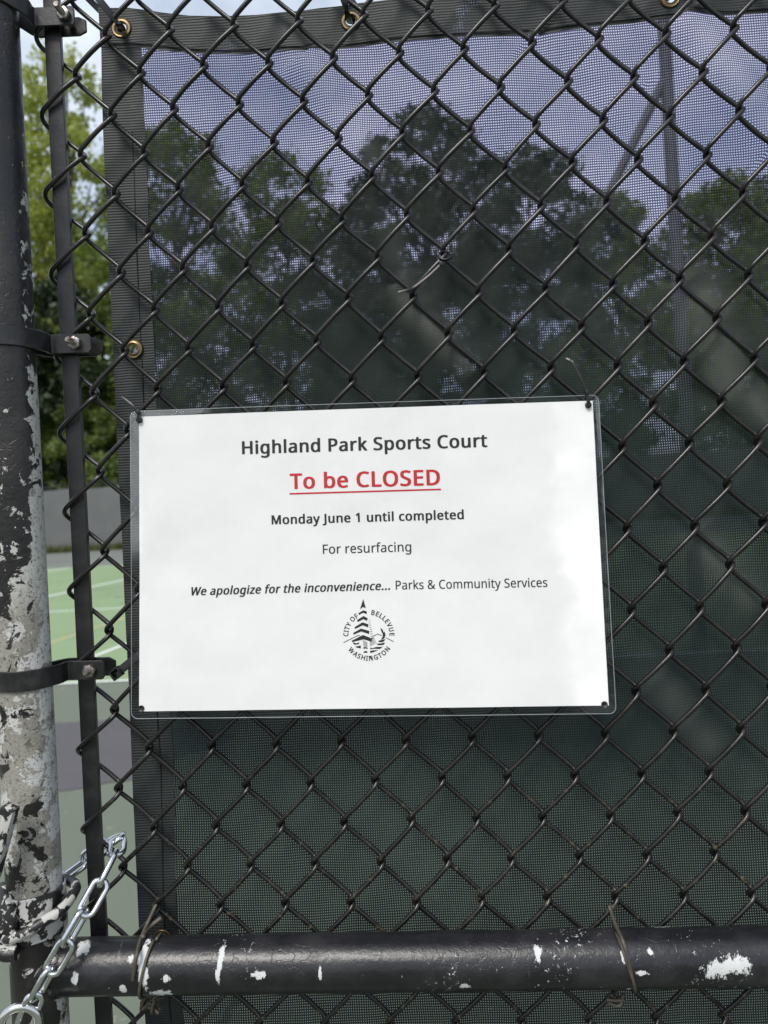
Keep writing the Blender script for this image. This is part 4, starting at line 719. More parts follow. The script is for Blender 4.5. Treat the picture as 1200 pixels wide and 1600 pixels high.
M_hole = Mat('hole_rim', (.02, .02, .02), .5)

for hu, hv in HOLES:                                # dark ring covering the ragged edge of each punched hole
    mbb = MB(); n = 24; c_ = patch(hu, hv, .0009) - C3[0]; eu = (patch(hu + .01, hv) - patch(hu, hv)).normalized(); ev = SN.cross(eu)
    vs = [c_ + SN * d + (eu * math.cos(2 * math.pi * q / n) + ev * math.sin(2 * math.pi * q / n)) * r for r, d in ((.0010, -.0012), (.0029, 0.0), (.0030, -.0004)) for q in range(n)]
    mbb.add(vs, [(k * n + q, k * n + (q + 1) % n, (k + 1) * n + (q + 1) % n, (k + 1) * n + q) for k in (0, 1) for q in range(n)])
    mbb.build('punched_hole', M_hole, sign)
GLYPH = json.loads(GLYPHS)
def lettering(name, text, pxl, pxr, cap_px, bold, mat, parent, shear=0.0, capl=573):
    (u0, v0), (u1, v1) = uv_of(*pxl), uv_of(*pxr)
    A = Vector((u0 * SW, v0 * SH)); B = Vector((u1 * SW, v1 * SH)); ex = (B - A); W = ex.length; ex.normalize(); ey = Vector((ex.y, -ex.x))
    mid = ((pxl[0] + pxr[0]) / 2, (pxl[1] + pxr[1]) / 2); ua, va = uv_of(*mid); ub, vb = uv_of(mid[0], mid[1] - cap_px)
    cap = math.hypot((ub - ua) * SW, (vb - va) * SH)
    cu = bpy.data.curves.new(name, 'CURVE'); cu.dimensions = '2D'; cu.fill_mode = 'BOTH'
    x = 0; lo, hi = 1e9, -1e9
    for ch in text:
        adv, sps = GLYPH[ch]
        for sp in sps:
            s = cu.splines.new('POLY'); n = len(sp) // 2; s.points.add(n - 1); s.use_cyclic_u = True
            for k in range(n):
                s.points[k].co = ((sp[2 * k] + x) / 1000, sp[2 * k + 1] / 1000, 0, 1)
                lo = min(lo, sp[2 * k] + x); hi = max(hi, sp[2 * k] + x)
        x += adv + (bold * 1.2 if bold else 0)
    tmp = bpy.data.objects.new('tmp_text', cu); COL.objects.link(tmp)
    dg = bpy.context.evaluated_depsgraph_get(); me = bpy.data.meshes.new_from_object(tmp.evaluated_get(dg))
    bpy.data.objects.remove(tmp); bpy.data.curves.remove(cu)
    me.name = name; lo -= bold; hi += bold
    sx = W / ((hi - lo) / 1000); sy = cap / ((capl + .9 * bold) / 1000)
    src = [v.co.copy() for v in me.vertices]; polys = [tuple(p.vertices) for p in me.polygons]; mbb = MB()
    shifts = [(0, 0)] + ([(bold * math.cos(R(60 * k + 30)), bold * math.sin(R(60 * k + 30))) for k in range(6)] if bold else [])
    for k, (bx_, by_) in enumerate(shifts):               # heavier strokes: the outline laid over itself a hair apart
        vs = []
        for c in src:
            tx = (c.x + bx_ / 1000 - lo / 1000) * sx; ty = (c.y + by_ * .45 / 1000 + bold * .45 / 1000) * sy
            q = A + ex * (tx + shear * ty) + ey * ty
            vs.append(patch(q.x / SW, q.y / SH, .00020 + .00001 * k) - C3[0])
        mbb.add(vs, polys)
    bpy.data.meshes.remove(me); me = bpy.data.meshes.new(name); me.from_pydata(mbb.v, [], mbb.f); me.update()
    o = link_mesh(name, me, mat, parent, False); return o
lettering('title_lettering', 'Highland Park Sports Court', (378.2, 709.9), (761.8, 698.6), 20.6, 31, M_ink, paper)
lettering('closure_lettering', 'To be CLOSED', (452.8, 764.5), (688, 758), 24.6, 31, M_red, paper)['label'] = 'red lettering'
mbb = MB(); q0, q1 = (452.6, 771.6), (689, 764.6); rows = []
for k in range(21):
    t = k / 20; cx, cy = q0[0] + (q1[0] - q0[0]) * t, q0[1] + (q1[1] - q0[1]) * t
    rows += [patch(*uv_of(cx, cy - 1.25), .00022) - C3[0], patch(*uv_of(cx, cy + 1.25), .00022) - C3[0]]
mbb.add(rows, [(2 * k, 2 * k + 1, 2 * k + 3, 2 * k + 2) for k in range(20)]); mbb.build('underline', M_red, paper)
lettering('date_lettering', 'Monday June 1 until completed', (424.4, 819.6), (725, 811.2), 14.6, 32, M_ink, paper)
lettering('reason_lettering', 'For resurfacing', (504.6, 865.5), (642.8, 861.5), 14.6, 9, M_ink, paper)
lettering('apology_lettering', 'We apologize for the inconvenience...', (296.5, 930.7), (609.5, 921.6), 13.4, 30, M_ink, paper, .21)
lettering('department_lettering', 'Parks & Community Services', (618.5, 921.2), (855.5, 917), 14.0, 9, M_ink, paper)
# emblem
EM = [[(507, 118), (538, 230), (505, 212), (469, 238)], [(449, 287), (507, 250), (548, 265), (547, 297), (507, 280), (455, 306)], [(435, 365), (510, 318), (560, 345), (550, 375), (508, 355), (440, 390)],
      [(405, 450), (498, 392), (567, 415), (565, 452), (500, 428), (410, 470)], [(390, 515), (480, 465), (578, 493), (575, 530), (483, 500), (392, 538)], [(370, 608), (505, 540), (608, 582), (607, 620), (510, 592), (380, 624)],
      [(275, 626), (450, 540), (472, 548), (470, 555), (450, 548), (276, 634)], [(626, 549), (680, 524), (727, 549), (724, 556), (680, 532), (628, 556)], [(772, 569), (864, 614), (861, 621), (769, 575)],
      [(706, 456), (733, 476), (743, 505), (742, 520), (725, 516)], [(757, 500), (768, 540), (755, 578), (738, 590), (713, 592), (735, 562), (733, 520)],
      [(381, 628), (430, 638), (462, 626), (452, 650), (400, 654)], [(408, 676), (445, 672), (476, 662), (480, 698), (440, 692)],
      [(676, 612), (720, 598), (768, 590), (742, 622), (700, 625)], [(657, 644), (700, 640), (763, 630), (746, 656), (690, 661)], [(585, 688), (620, 695), (650, 682), (690, 680), (737, 680), (700, 705), (640, 702), (590, 707)],
      [(508, 688), (530, 684), (557, 690), (556, 706), (530, 696), (511, 704)], [(508, 742), (530, 726), (555, 733), (555, 750), (512, 749)], [(585, 728), (620, 720), (684, 720), (630, 740), (590, 752)]]
for k in range(9): EM.append([(570 + k * 3, 372 + k * 26), (584 + k * 6, 366 + k * 26), (585 + k * 6, 371 + k * 26), (571 + k * 3, 377 + k * 26)])
for k in range(6): EM.append([(500 + k * 2, 600 + k * 15), (556, 632 + k * 15 * .8), (556, 637 + k * 15 * .8), (500 + k * 2, 605 + k * 15)])
for k in range(6): EM.append([(584, 668 - k * 15), (660 - k * 6, 618 - k * 15 + 8), (660 - k * 6, 623 - k * 15 + 8), (584, 673 - k * 15)])
mbb = MB()
for poly in EM:
    mbb.add([patch(*uv_of(500 + x / 7.5, 920 + y / 7.5), .00022) - C3[0] for x, y in poly], [tuple(range(len(poly)))])
def ring_text(text, ang0, ang1, inward):
    EC = (576.4, 992.6); rin, rout = 32.3, 39.6
    adv = [GLYPH[c][0] for c in text]; tot = sum(adv); x = 0
    sc_ = (rout - rin) / 573
    cu = bpy.data.curves.new('ring', 'CURVE'); cu.dimensions = '2D'; cu.fill_mode = 'BOTH'
    for ch, a in zip(text, adv):
        th = R(ang0 + (ang1 - ang0) * (x + a / 2) / tot); x += a
        for sp in GLYPH[ch][1]:
            s = cu.splines.new('POLY'); n = len(sp) // 2; s.points.add(n - 1); s.use_cyclic_u = True
            for k in range(n):
                gx = (sp[2 * k] - a / 2) * sc_ * .92; gy = sp[2 * k + 1] * sc_
                if inward: rr = rout - gy; dx, dy = math.cos(th), -math.sin(th); tx, ty = -dy, dx; tx, ty = (math.sin(th), math.cos(th))
                else: rr = rin + gy; dx, dy = math.cos(th), -math.sin(th); tx, ty = (math.sin(th), math.cos(th))
                sgn = -1 if inward else 1
                tx, ty = (math.sin(th), math.cos(th))
                if inward: tx, ty = -tx, -ty
                s.points[k].co = (EC[0] + dx * rr + tx * gx, EC[1] + dy * rr + ty * gx, 0, 1)
    cu.offset = .26
    tmp = bpy.data.objects.new('tmp_text', cu); COL.objects.link(tmp)
    me = bpy.data.meshes.new_from_object(tmp.evaluated_get(bpy.context.evaluated_depsgraph_get()))
    mbb.add([patch(*uv_of(v.co.x, v.co.y), .00022) - C3[0] for v in me.vertices], [tuple(p.vertices) for p in me.polygons])
    bpy.data.objects.remove(tmp); bpy.data.curves.remove(cu); bpy.data.meshes.remove(me)
ring_text('CITY OF', 184, 119, False); ring_text('BELLEVUE', 86, -3, False); ring_text('WASHINGTON', 213, 330, True)
mbb.build('emblem', M_ink, paper)

# ================================================================ ZIP TIES
def ztie(name, label, build, group='zip ties'):
    mbb = MB(); c = build(mbb); o = mbb.build(name, M_tie_plastic, None, True, bevel=.0003, angle=40, origin=c); tag(o, label, 'zip tie', group); return o
def sign_tie(hole_px, head_px, tail, wire_px):
    def b(mbb):
        hp = patch(*uv_of(*hole_px), .0016); hd = at(*head_px, YT - .0036)
        wp = at(*wire_px, .002)
        # loop: through the hole, behind the wire, back over the top edge to the head
        mbb.ribbon(hermite([hd + Vector((0, .0, .0)), hp + Vector((0, -.0012, .0016)), hp + Vector((0, .0022, -.0004)), hp.lerp(wp, .5) + Vector((0, .006, 0)), wp + Vector((0, .009, .002)), hd + Vector((0, .0055, .0015)), hd], 4), .0030, .0011, lambda k: (.25, -1, .3))
        ring = [hp + Vector((.0029 * math.cos(2 * math.pi * q / 14), .0001, .0029 * math.sin(2 * math.pi * q / 14))) for q in range(14)]
        mbb.prism(ring, (0, -.0016, 0))
        dr = (Vector(at(*tail[0], YT - .004)) - hd).normalized()
        rot = dr.to_track_quat('Z', 'Y').to_matrix(); mbb.box(hd, .0046, .0036, .0042, rot)
        mbb.ribbon(hermite([hd] + [at(*t, YT - .004 + .002 * k) for k, t in enumerate(tail)], 5), .0027, .0010, (0, -1, .2))
        return hd
    return b
ztie('zip_tie', 'black zip tie through the upper left corner hole of the notice', sign_tie((218.5, 656.5), (216, 644), [(207, 634), (196, 625), (188, 620)], (221, 640)))
ztie('zip_tie', 'black zip tie with long tail at the upper right corner of the notice', sign_tie((918.8, 633.3), (916.5, 613), [(908, 592), (896, 567), (891, 563), (884, 560)], (920, 612)))
def b_first(mbb):
    g = GROM3[0]
    mbb.ribbon(hermite([g + Vector((.004, .010, -.004)), g + Vector((.001, -.001, -.001)), at(183, 34, -.004), at(160, 6, -.012), at(138, -22, -.014)], 6), .0070, .0014, (.1, -1, .3))
    mbb.ribbon(hermite([g + Vector((.004, .010, -.004)), at(160, 20, .024), at(128, -12, .012)], 5), .0066, .0014, (.1, -1, .3)); return g
ztie('zip_tie', 'wide black zip tie through the grommet at the top left corner of the windscreen', b_first)
def b_second(mbb):
    g = GROM3[1]
    mbb.ribbon(hermite([g + Vector((-.001, .010, .004)), g + Vector((-.002, -.001, .001)), at(541, 12, -.001), at(533, -10, -.006)], 6), .0062, .0013, (.1, -1, .3))
    mbb.ribbon(hermite([g + Vector((.0, .010, .004)), at(556, 10, .022), at(535, -14, .008)], 5), .0060, .0013, (.1, -1, .3)); return g
ztie('zip_tie', 'black zip tie through the middle grommet of the top hem', b_second)
def b_third(mbb):
    g = GROM3[2]
    mbb.ribbon(hermite([g + Vector((-.001, .010, .004)), g + Vector((0, -.001, .001)), at(1044, -25, -.004)], 6), .0058, .0013, (.1, -1, .3)); return g
ztie('zip_tie', 'black zip tie in the rightmost grommet of the top hem', b_third)
def b_cut(mbb):
    a, b = at(176, 1056, -.006), at(197, 1040, -.006)
    mbb.ribbon(hermite([at(181, 1053, -.006), b, at(225, 1018, -.005), at(250, 996, .004), at(258, 986, .012)], 5), .0082, .0016, (0, -1, .3))
    d = (b - a).normalized(); rot = d.to_track_quat('X', 'Z').to_matrix()
    for off in (-1, 1): mbb.box(at(182, 1052, -.007) + rot @ Vector((0, 0, off * .0042)), .0110, .0062, .0018, rot)
    for off in (-1, 1): mbb.box(at(182, 1052, -.007) + rot @ Vector((off * .0046, 0, 0)), .0018, .0062, .0085, rot)
    mbb.box(at(182, 1052, -.005), .0085, .0016, .0078, rot); return a
ztie('zip_tie', 'wide black zip tie head poking out left of the notice beside the lowest pipe clamp', b_cut)
def b_small(mbb):
    k = at(695, 398, -.006); ring = [k + Vector((.0062 * math.cos(2 * math.pi * q / 16), .004 * math.sin(2 * math.pi * q / 16) - .001, .0055 * math.sin(2 * math.pi * q / 16) - .001)) for q in range(17)]
    mbb.ribbon(ring, .0028, .0011, lambda q: (math.cos(2 * math.pi * q / 16), -.3, math.sin(2 * math.pi * q / 16)))
    mbb.box(at(690, 412, -.008), .0046, .0036, .0042)
    mbb.ribbon(hermite([at(690, 412, -.008), at(670, 431, -.0085), at(648, 448, -.009), at(636, 453, -.012), at(622, 457, -.013)], 5), .0026, .0010, (0, -1, .3)); return k
ztie('zip_tie', 'small black zip tie on a wire crossing above the middle of the notice', b_small)

# ================================================================ CHAIN AND PADLOCK
chain = empty('lock_chain', at(180, 1332, -.02)); tag(chain, 'shiny zinc chain looped round the black bar and gate pipe', 'chain')
path = hermite([at(-2, 1398, -.026), at(10, 1394, -.006), at(50, 1386, .008), at(108, 1366, .012), at(132, 1345, .019), at(158, 1326, .020), at(181, 1312, .010), at(181, 1332, -.018), at(166, 1362, -.034), at(146, 1403, -.046), at(118, 1447, -.060), at(95, 1491, -.067), at(69, 1533, -.069), at(50, 1572, -.071), at(40, 1600, -.073)], 24)
cum = [0]
for a, b in zip(path, path[1:]): cum.append(cum[-1] + (b - a).length)
def along(s):
    s = max(0, min(cum[-1], s))
    for k in range(len(cum) - 1):
        if s <= cum[k + 1]: return path[k].lerp(path[k + 1], (s - cum[k]) / max(1e-9, cum[k + 1] - cum[k]))
    return path[-1]
PITCH, DW, WO = .0268, .0052, .0186
def link_mesh_data():
    mbb = MB(); rc = (WO - DW) / 2; hs = (PITCH + DW) / 2 - rc; pts = []
    for q in range(9): a = -math.pi / 2 + math.pi * q / 8; pts.append((hs + rc * math.cos(a), rc * math.sin(a), 0))
    for q in range(9): a = math.pi / 2 + math.pi * q / 8; pts.append((-hs + rc * math.cos(a), rc * math.sin(a), 0))
    mbb.tube(pts, DW / 2, 12, closed=True)
    me = bpy.data.meshes.new('chain_link'); me.from_pydata(mbb.v, [], mbb.f); me.update(); return me
LM = None
# arc length where the path passes the third link seen in front (146,1403)
tgt = at(146, 1403, -.046); s_ref = min(range(len(path)), key=lambda k: (path[k] - tgt).length); s0 = cum[s_ref]
k0 = -int(s0 / PITCH); rg = random.Random(5)
for k in range(k0, int((cum[-1] - s0) / PITCH) + 1):
    s = s0 + k * PITCH
    if s < PITCH / 2 or s > cum[-1] - PITCH * .2: continue
    c = along(s); ax = (along(s + PITCH * .5) - along(s - PITCH * .5)).normalized()
    view = (CAMP - c).normalized(); nf = (view - ax * view.dot(ax)).normalized()
    if k % 2: nf = ax.cross(nf)
    nf = Matrix.Rotation(R(rg.uniform(-14, 14) + (16 if k % 2 else 0)), 3, ax) @ nf
    sidev = nf.cross(ax)
    me = LM or link_mesh_data()
    if LM is None:
        LM = me; o = link_mesh('chain_link', me, M_zinc)
    else:
        o = bpy.data.objects.new('chain_link', me); COL.objects.link(o)
    o.parent = chain
    o.matrix_local = Matrix.Translation(c - Vector(chain.location)) @ Matrix((ax, sidev, nf)).transposed().to_4x4()
pl = empty('padlock', at(31, 1640, -.072)); tag(pl, 'steel padlock shackle hanging on the zinc chain end at the bottom', 'padlock')
mbb = MB(); c = at(31, 1600, -.074); rs = .0152; pts = [c + Vector((-rs, 0, -.030))]
for q in range(17): a = math.pi - math.pi * q / 16; pts.append(c + Vector((rs * math.cos(a), .004 * math.cos(a), rs * math.sin(a))))
pts.append(c + Vector((rs, 0, -.030))); mbb.tube(pts, .0040, 16)
adopt(mbb.build('shackle', M_lock, None, True, angle=50), pl)
mbb = MB(); mbb.box(c + Vector((0, 0, -.048)), .046, .022, .040); adopt(mbb.build('lock_body', M_lock, None, True, bevel=.004, angle=40, seg=3), pl)
mbb = MB(); cb = c + Vector((0, 0, -.0685)); mbb.tube([cb, cb + Vector((0, 0, -.0015))], .0055, 16); adopt(mbb.build('keyhole', M_brass, None, True, angle=40), pl)

# ================================================================ GROUND AND COURT
def flat(name, poly, z, mat, kind='structure', cut=0):
    me = bpy.data.meshes.new(name); me.from_pydata([(p[0], p[1], z) for p in poly], [], [tuple(range(len(poly)))]); me.update()
    o = link_mesh(name, me, mat, None, False); return tag(o, None, None, None, kind)
M_ground = Mat('ground_soil', rough=.95)
_n = M_ground.noise(.35, 8, .65); M_ground.color(M_ground.mix(_n, (.045, .06, .025), (.10, .09, .055)))
flat('ground', [(-700, -700), (700, -700), (700, 700), (-700, 700)], 0, M_ground)
def court_mat(name, a, b, deb=True):
    m = Mat(name, rough=.85); n = m.noise(.55, 7, .62); n2 = m.noise(9, 6, .7)
    c = m.mix(m.mixf(.45, n, n2), a, b)
    stain = m.step(m.noise(.28, 5, .6, seed=4.), .52, .72); c = m.mix(m.math('MULTIPLY', stain, .45), c, tuple(q * .55 for q in a))
    if deb:
        d = m.step(m.noise(9, 4, .6, seed=1.3), .655, .69); c = m.mix(m.math('MULTIPLY', d, .6), c, (.30, .27, .20))
    vo = m.N('TexVoronoi', feature='DISTANCE_TO_EDGE'); vo.inputs['Scale'].default_value = .42
    wv = m.N('VectorMath', operation='ADD'); m.L(m.co, wv.inputs[0]); nv = m.N('TexNoise'); nv.inputs['Scale'].default_value = 1.6; nv.inputs['Detail'].default_value = 6; m.L(m.co, nv.inputs['Vector'])
    m.L(nv.outputs['Color'], wv.inputs[1]); m.L(wv.outputs[0], vo.inputs['Vector'])
    crack = m.math('MULTIPLY', m.math('LESS_THAN', vo.outputs['Distance'], .007), m.step(m.noise(.3, 2, .5, seed=3.), .5, .56))
    c = m.mix(m.math('MULTIPLY', crack, .7), c, tuple(q * .35 for q in a))
    m.color(c); m.bump(m.noise(140, 3), .25, .003); return m
M_outer = court_mat('court_outer_paint', (.115, .132, .098), (.155, .175, .130))
M_inner = court_mat('court_inner_paint', (.20, .285, .145), (.25, .335, .175), False)
M_apron = court_mat('court_apron_asphalt', (.14, .15, .13), (.20, .21, .19), False)
M_line = Mat('court_line_paint', rough=.7); M_line.color(M_line.mix(M_line.noise(3, 6, .7), (.72, .74, .70), (.82, .83, .80)))
M_ochre = Mat('court_line_ochre', rough=.7); M_ochre.color(M_ochre.mix(M_ochre.noise(3, 6, .7), (.42, .36, .18), (.50, .44, .24)))
gF = at_ground(140, 1068).y; gU = at_ground(110, 887).y; FENCE_Y = 52.0
flat('court_apron', [(-60, gU + .4), (60, gU + .4), (60, FENCE_Y - .6), (-60, FENCE_Y - .6)], .004, M_apron)
flat('court_surround', [(-60, -6), (60, -6), (60, gU + .4), (-60, gU + .4)], .008, M_outer)
xB = at_ground(79, 932).x
flat('court', [(-40, gF), (40, gF), (40, gU), (-40, gU)], .012, M_inner)
def gline(p, q, w, mat=M_line, name='court_line', ext=0.0, z=.016):
    a, b = at_ground(*p), at_ground(*q); d = (b - a); d.z = 0; d.normalize(); a, b = a - d * ext, b + d * ext; s = Vector((-d.y, d.x, 0)) * w / 2
    return flat(name, [a + s, a - s, b - s, b + s], z, mat)
def xline(y, w, x0, x1, mat=M_line): return flat('court_line', [(x0, y - w / 2), (x1, y - w / 2), (x1, y + w / 2), (x0, y + w / 2)], .016, mat)
def yline(x, w, y0, y1, mat=M_line, z=.016): return flat('court_line', [(x - w / 2, y0), (x + w / 2, y0), (x + w / 2, y1), (x - w / 2, y1)], z, mat)
yA = at_ground(79, 957).y
xline(gF, .07, -40, 40); xline(yA, .10, -30, 30); xline(gU - .5, .14, -40, 40)
def xmid(p, q): return at_ground(*p), at_ground(*q)
for (p, q, w, mt, z) in [((76, 893), (192, 876), .16, M_line, .016), ((79, 932), (192, 907), .12, M_line, .0165), ((82, 1005), (195, 967), .08, M_ochre, .0155), ((161, 1022), (197, 1008), .07, M_line, .0168)]:
    a, b = xmid(p, q); flat('court_line', [], 0, mt) if False else None
    d = b - a; d.z = 0; d.normalize(); s = Vector((-d.y, d.x, 0)) * w / 2
    y0, y1 = gF + .02, gU - .3
    A_ = a + d * ((y0 - a.y) / d.y); B_ = a + d * ((y1 - a.y) / d.y)
    flat('court_line', [A_ + s, A_ - s, B_ - s, B_ + s], z, mt)
# dark worn patch of an old puddle on the near paving
M_stain = Mat('puddle_stain', rough=.6)
_n = M_stain.noise(3, 6, .6); M_stain.color(M_stain.mix(_n, (.080, .074, .080), (.105, .098, .102)))
cen = at_ground(135, 1178); rg = random.Random(12); poly = []
for q in range(64):
    a = 2 * math.pi * q / 64; w = 1 + .30 * noise.noise((math.cos(a) * 1.5, math.sin(a) * 1.5, 2.2)) + .09 * noise.noise((math.cos(a) * 7, math.sin(a) * 7, 4.))
    poly.append((cen.x + 1.02 * w * math.cos(a) - .15, cen.y + .78 * w * math.sin(a)))
flat('puddle', poly, .0122, M_stain)

# ================================================================ FAR FENCE, GRASS STRIP, POLE
far = empty('court_fence', (-20, FENCE_Y, 0)); tag(far, 'far court fence covered with a pale grey windscreen beyond the green court', 'fence')
M_fs = Mat('far_screen_fabric', rough=.8); M_fs.color(M_fs.mix(M_fs.noise(.8, 6, .65, stretch=(1, 1, .35)), (.095, .10, .097), (.145, .15, .145)))
ztop = at(125, 762, FENCE_Y).z
mbb = MB(); nx, nzz = 160, 12; vs = []; fs = []
for b in range(nzz + 1):
    for a in range(nx + 1):
        x = -45 + 90 * a / nx; z = .35 + (ztop - .35) * b / nzz
        vs.append((x, FENCE_Y + .10 * noise.noise((x * .8, z * .7, 1.)) + .04 * noise.noise((x * 2.5, z, 3.)), z + (.10 * abs(math.sin(x * .9)) * -1 if b == nzz else 0)))
for b in range(nzz):
    for a in range(nx): i = b * (nx + 1) + a; fs.append((i, i + 1, i + nx + 2, i + nx + 1))
me = bpy.data.meshes.new('fence_screen'); me.from_pydata(vs, [], fs); me.update(); adopt(link_mesh('fence_screen', me, M_fs), far)
M_fp = make_black('far_fence_paint', (.02, .02, .02), (.035, .035, .033), .5)
for k in range(31):
    mbb = MB(); x = -45 + 3 * k; mbb.tube([(x, FENCE_Y + .18, 0), (x, FENCE_Y + .18, ztop + .25)], .045, 8); adopt(mbb.build('fence_post', M_fp, None, True, angle=50), far)
mbb = MB(); mbb.tube([(-45, FENCE_Y + .18, ztop + .15), (45, FENCE_Y + .18, ztop + .15)], .03, 8); adopt(mbb.build('fence_rail', M_fp, None, True, angle=50), far)

def leaf_mat(name, dark, light, trans=.35):
    m = Mat(name, rough=.55)
    g = m.N('NewGeometry'); r = g.outputs['Random Per Island']
    n = m.noise(.33, 4, .6)
    m.color(m.mix(m.math('ADD', m.math('MULTIPLY', r, .55), m.math('MULTIPLY', n, .5)), dark, light))
    tl = m.N('BsdfTranslucent'); tl.inputs[0].default_value = (light[0] * 1.5, light[1] * 1.5, light[2] * .9, 1)
    mxs = m.N('MixShader'); mxs.inputs[0].default_value = trans; m.L(m.p.outputs[0], mxs.inputs[1]); m.L(tl.outputs[0], mxs.inputs[2]); m.L(mxs.outputs[0], m.out.inputs[0]); return m
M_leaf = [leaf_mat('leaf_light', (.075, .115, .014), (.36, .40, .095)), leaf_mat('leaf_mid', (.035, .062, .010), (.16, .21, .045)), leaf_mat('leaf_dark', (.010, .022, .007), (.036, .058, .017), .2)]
M_bark = Mat('bark', rough=.9); M_bark.color(M_bark.mix(M_bark.noise(2.5, 6, .7, stretch=(3, 3, .6)), (.06, .048, .034), (.17, .14, .10))); M_bark.bump(M_bark.noise(9, 5), .6, .05)

# grass along the foot of the far fence
rg = random.Random(2); mbb = MB()
for k in range(9000):
    x = rg.uniform(-45, 45); y = FENCE_Y - .55 + rg.uniform(-.25, .35); h_ = rg.uniform(.25, .72); w = rg.uniform(.03, .07); a = rg.uniform(0, 3.14); dx, dy = math.cos(a) * w, math.sin(a) * w
    lx, ly = rg.uniform(-.15, .15), rg.uniform(-.15, .15)
    mbb.add([(x - dx, y - dy, 0), (x + dx, y + dy, 0), (x + lx, y + ly, h_)], [(0, 1, 2)])
M_grass = leaf_mat('grass_blades', (.050, .065, .015), (.13, .14, .045))
tag(mbb.build('grass', M_grass), None, None, None, 'stuff')

# ================================================================ TREES
def leaf_cloud(rg, clumps, n, size, shape='broad'):
    vs = []; fs = []
    tot = sum(c[1] ** 2 for c in clumps)
    for (c, r, sq) in clumps:
        m_ = int(n * r * r / tot)
        for _ in range(m_):
            while True:
                d = Vector((rg.uniform(-1, 1), rg.uniform(-1, 1), rg.uniform(-1, 1)))
                if .05 < d.length < 1: break
            d = d.normalized() * (rg.random() ** .36 if rg.random() < .8 else rg.uniform(.9, 1.45))
            p = Vector(c) + Vector((d.x * r, d.y * r, d.z * r * sq))
            s = size * rg.uniform(.55, 1.35)
            nrm = (Vector((rg.gauss(0, 1), rg.gauss(0, 1), rg.gauss(0, 1) + .5)) + d * .6).normalized()
            t = nrm.orthogonal().normalized(); t = Matrix.Rotation(rg.uniform(0, 6.28), 3, nrm) @ t; b = nrm.cross(t)
            i = len(vs)
            vs += [p - t * s, p - b * s * .45 + nrm * s * .12, p + t * s * .2 - b * s * .5, p + t * s, p + t * s * .1 + b * s * .52, p - t * s * .45 + b * s * .35 + nrm * s * .1]
            fs.append((i, i + 1, i + 2, i + 3, i + 4, i + 5))
    return vs, fs
def make_tree(name, label, base, height, rad, low, leaf, seed, n=9000, size=.30, dens=16, cat='tree', lean=0.0, group=None):
    rg = random.Random(seed); root = empty(name, (base[0], base[1], 0)); tag(root, label, cat, group)
    B = Vector((base[0], base[1], 0)); mbb = MB(); tr_top = height * .82
    pts = [B + Vector((lean * t * height + .25 * math.sin(t * 5 + seed), .2 * math.cos(t * 4 + seed), t * tr_top)) for t in [k / 8 for k in range(9)]]
    r0 = height * .016 + .05; mbb.tube(pts, [r0 * (1.25 if k == 0 else 1 - .88 * k / 8) for k in range(9)], 9)
    clumps = []
    for q in range(dens):
        t = low + (1 - low) * ((q + rg.random()) / dens); z = t * height
        u = (t - low) / (1 - low)
        prof = (min(1, (u + .06) / .30) ** .6) * (max(0.02, 1 - (max(0, u - .35) / .68) ** 1.9) ** .6)
        prof *= 1 + .30 * noise.noise((u * 4, seed * 1.7, .5))
        a = q * 2.4 + rg.uniform(-.6, .6); rr = rad * prof * rg.random() ** .6
        c = B + Vector((lean * z + rr * math.cos(a), rr * math.sin(a), z)); cr_ = rad * rg.uniform(.13, .30) * (.45 + .65 * prof)
        c.z = min(c.z, height - cr_ * .5)
        clumps.append((c, cr_, rg.uniform(.5, 1.0)))
        if q % 2 == 0:
            s = B + Vector((lean * z * .8, 0, max(z * .80, .10 * height))); mbb.tube(hermite([s, s.lerp(c, .5) + Vector((0, 0, -.02 * height * rg.random())), c], 3), [r0 * .26, r0 * .22, r0 * .18, r0 * .14, r0 * .1, r0 * .07, r0 * .04], 5)
    adopt(mbb.build('trunk', M_bark, None, True), root)
    vs, fs = leaf_cloud(rg, clumps, n, size)
    me = bpy.data.meshes.new('crown'); me.from_pydata([tuple(v) for v in vs], [], fs); me.update(); adopt(link_mesh('crown', me, M_leaf[leaf], None, False), root)
    return root
def hgt(px, py, Y): return at(px, py, Y).z
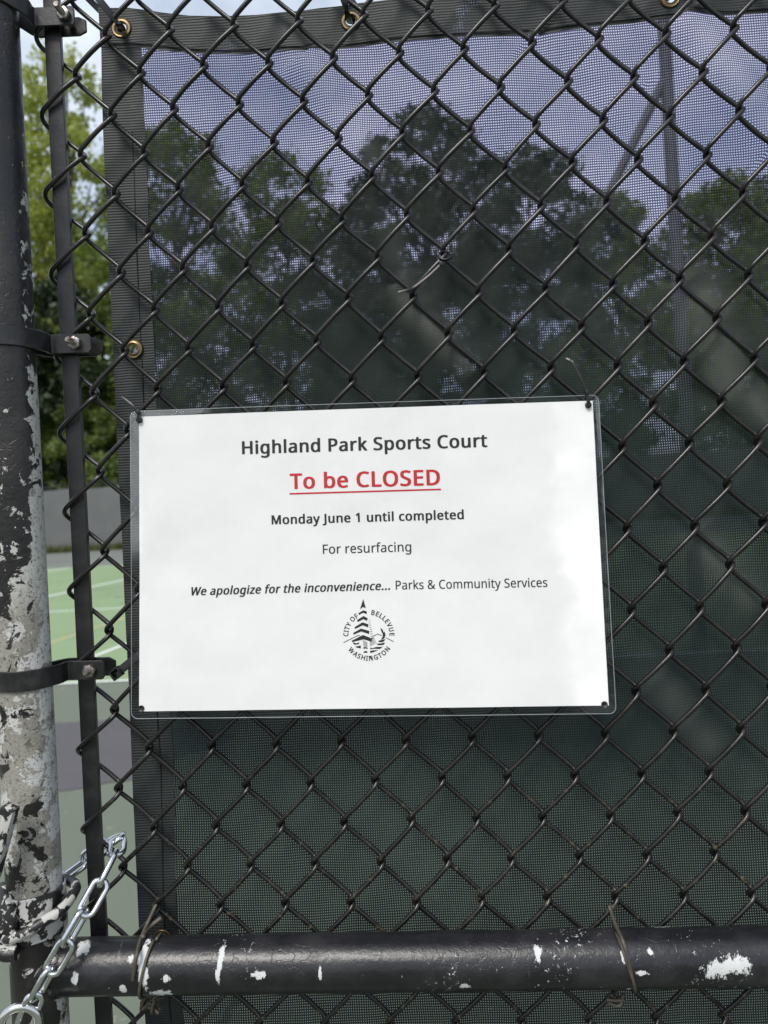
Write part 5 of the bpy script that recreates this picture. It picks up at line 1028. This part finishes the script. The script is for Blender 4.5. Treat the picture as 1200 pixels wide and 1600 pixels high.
T = [ # name, label, px, Y, top py, radius px, low, leaf, n, dens
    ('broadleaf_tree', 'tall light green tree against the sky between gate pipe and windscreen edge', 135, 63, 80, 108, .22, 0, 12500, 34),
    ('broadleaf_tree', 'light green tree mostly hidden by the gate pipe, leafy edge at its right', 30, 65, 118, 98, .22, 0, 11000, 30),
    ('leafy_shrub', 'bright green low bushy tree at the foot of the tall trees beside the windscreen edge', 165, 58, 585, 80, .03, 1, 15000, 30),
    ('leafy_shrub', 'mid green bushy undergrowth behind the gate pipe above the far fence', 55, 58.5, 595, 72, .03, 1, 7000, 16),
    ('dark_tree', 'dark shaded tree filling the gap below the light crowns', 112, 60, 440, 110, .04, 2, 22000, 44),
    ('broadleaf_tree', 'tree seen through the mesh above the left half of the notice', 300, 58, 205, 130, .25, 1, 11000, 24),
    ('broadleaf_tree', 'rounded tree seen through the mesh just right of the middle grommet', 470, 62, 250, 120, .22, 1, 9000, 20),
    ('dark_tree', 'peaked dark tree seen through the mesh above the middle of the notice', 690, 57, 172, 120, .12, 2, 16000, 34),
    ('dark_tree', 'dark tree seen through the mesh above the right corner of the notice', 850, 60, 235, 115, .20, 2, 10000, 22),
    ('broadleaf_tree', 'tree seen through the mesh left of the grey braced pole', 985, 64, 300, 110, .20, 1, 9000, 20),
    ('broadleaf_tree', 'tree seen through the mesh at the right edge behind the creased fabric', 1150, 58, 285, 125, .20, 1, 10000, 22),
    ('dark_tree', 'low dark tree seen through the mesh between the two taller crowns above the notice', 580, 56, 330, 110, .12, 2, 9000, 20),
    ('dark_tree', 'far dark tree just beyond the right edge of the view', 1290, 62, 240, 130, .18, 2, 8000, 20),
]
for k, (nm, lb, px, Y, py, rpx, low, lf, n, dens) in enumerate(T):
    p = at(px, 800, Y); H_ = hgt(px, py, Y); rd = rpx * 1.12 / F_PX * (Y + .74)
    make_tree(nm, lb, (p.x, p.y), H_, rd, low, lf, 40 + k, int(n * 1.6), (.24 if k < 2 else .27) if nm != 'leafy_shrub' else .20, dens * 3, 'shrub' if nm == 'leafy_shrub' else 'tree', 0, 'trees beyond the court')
M_pole = Mat('pole_galvanised', rough=.6); M_pole.color(M_pole.mix(M_pole.noise(6, 5), (.10, .105, .11), (.15, .155, .16)))
# dark pole with a diagonal brace standing inside the court, seen through the mesh
pole = empty('braced_pole', (at(1052, 300, 7.0).x, 7.0, 0)); tag(pole, 'grey pole with diagonal brace seen through the mesh near the upper right', 'pole')
PXx = pole.location.x; mbb = MB(); mbb.tube([(PXx, 7.0, 0), (PXx, 7.0, 7.2)], [.075, .06], 12); adopt(mbb.build('pole_shaft', M_pole, None, True, angle=50), pole)
mbb = MB(); A_, B_ = at(1046, 108, 7.0), at(938, 330, 7.0); mbb.tube([A_, B_], .045, 10); adopt(mbb.build('pole_brace', M_pole, None, True, angle=50), pole)
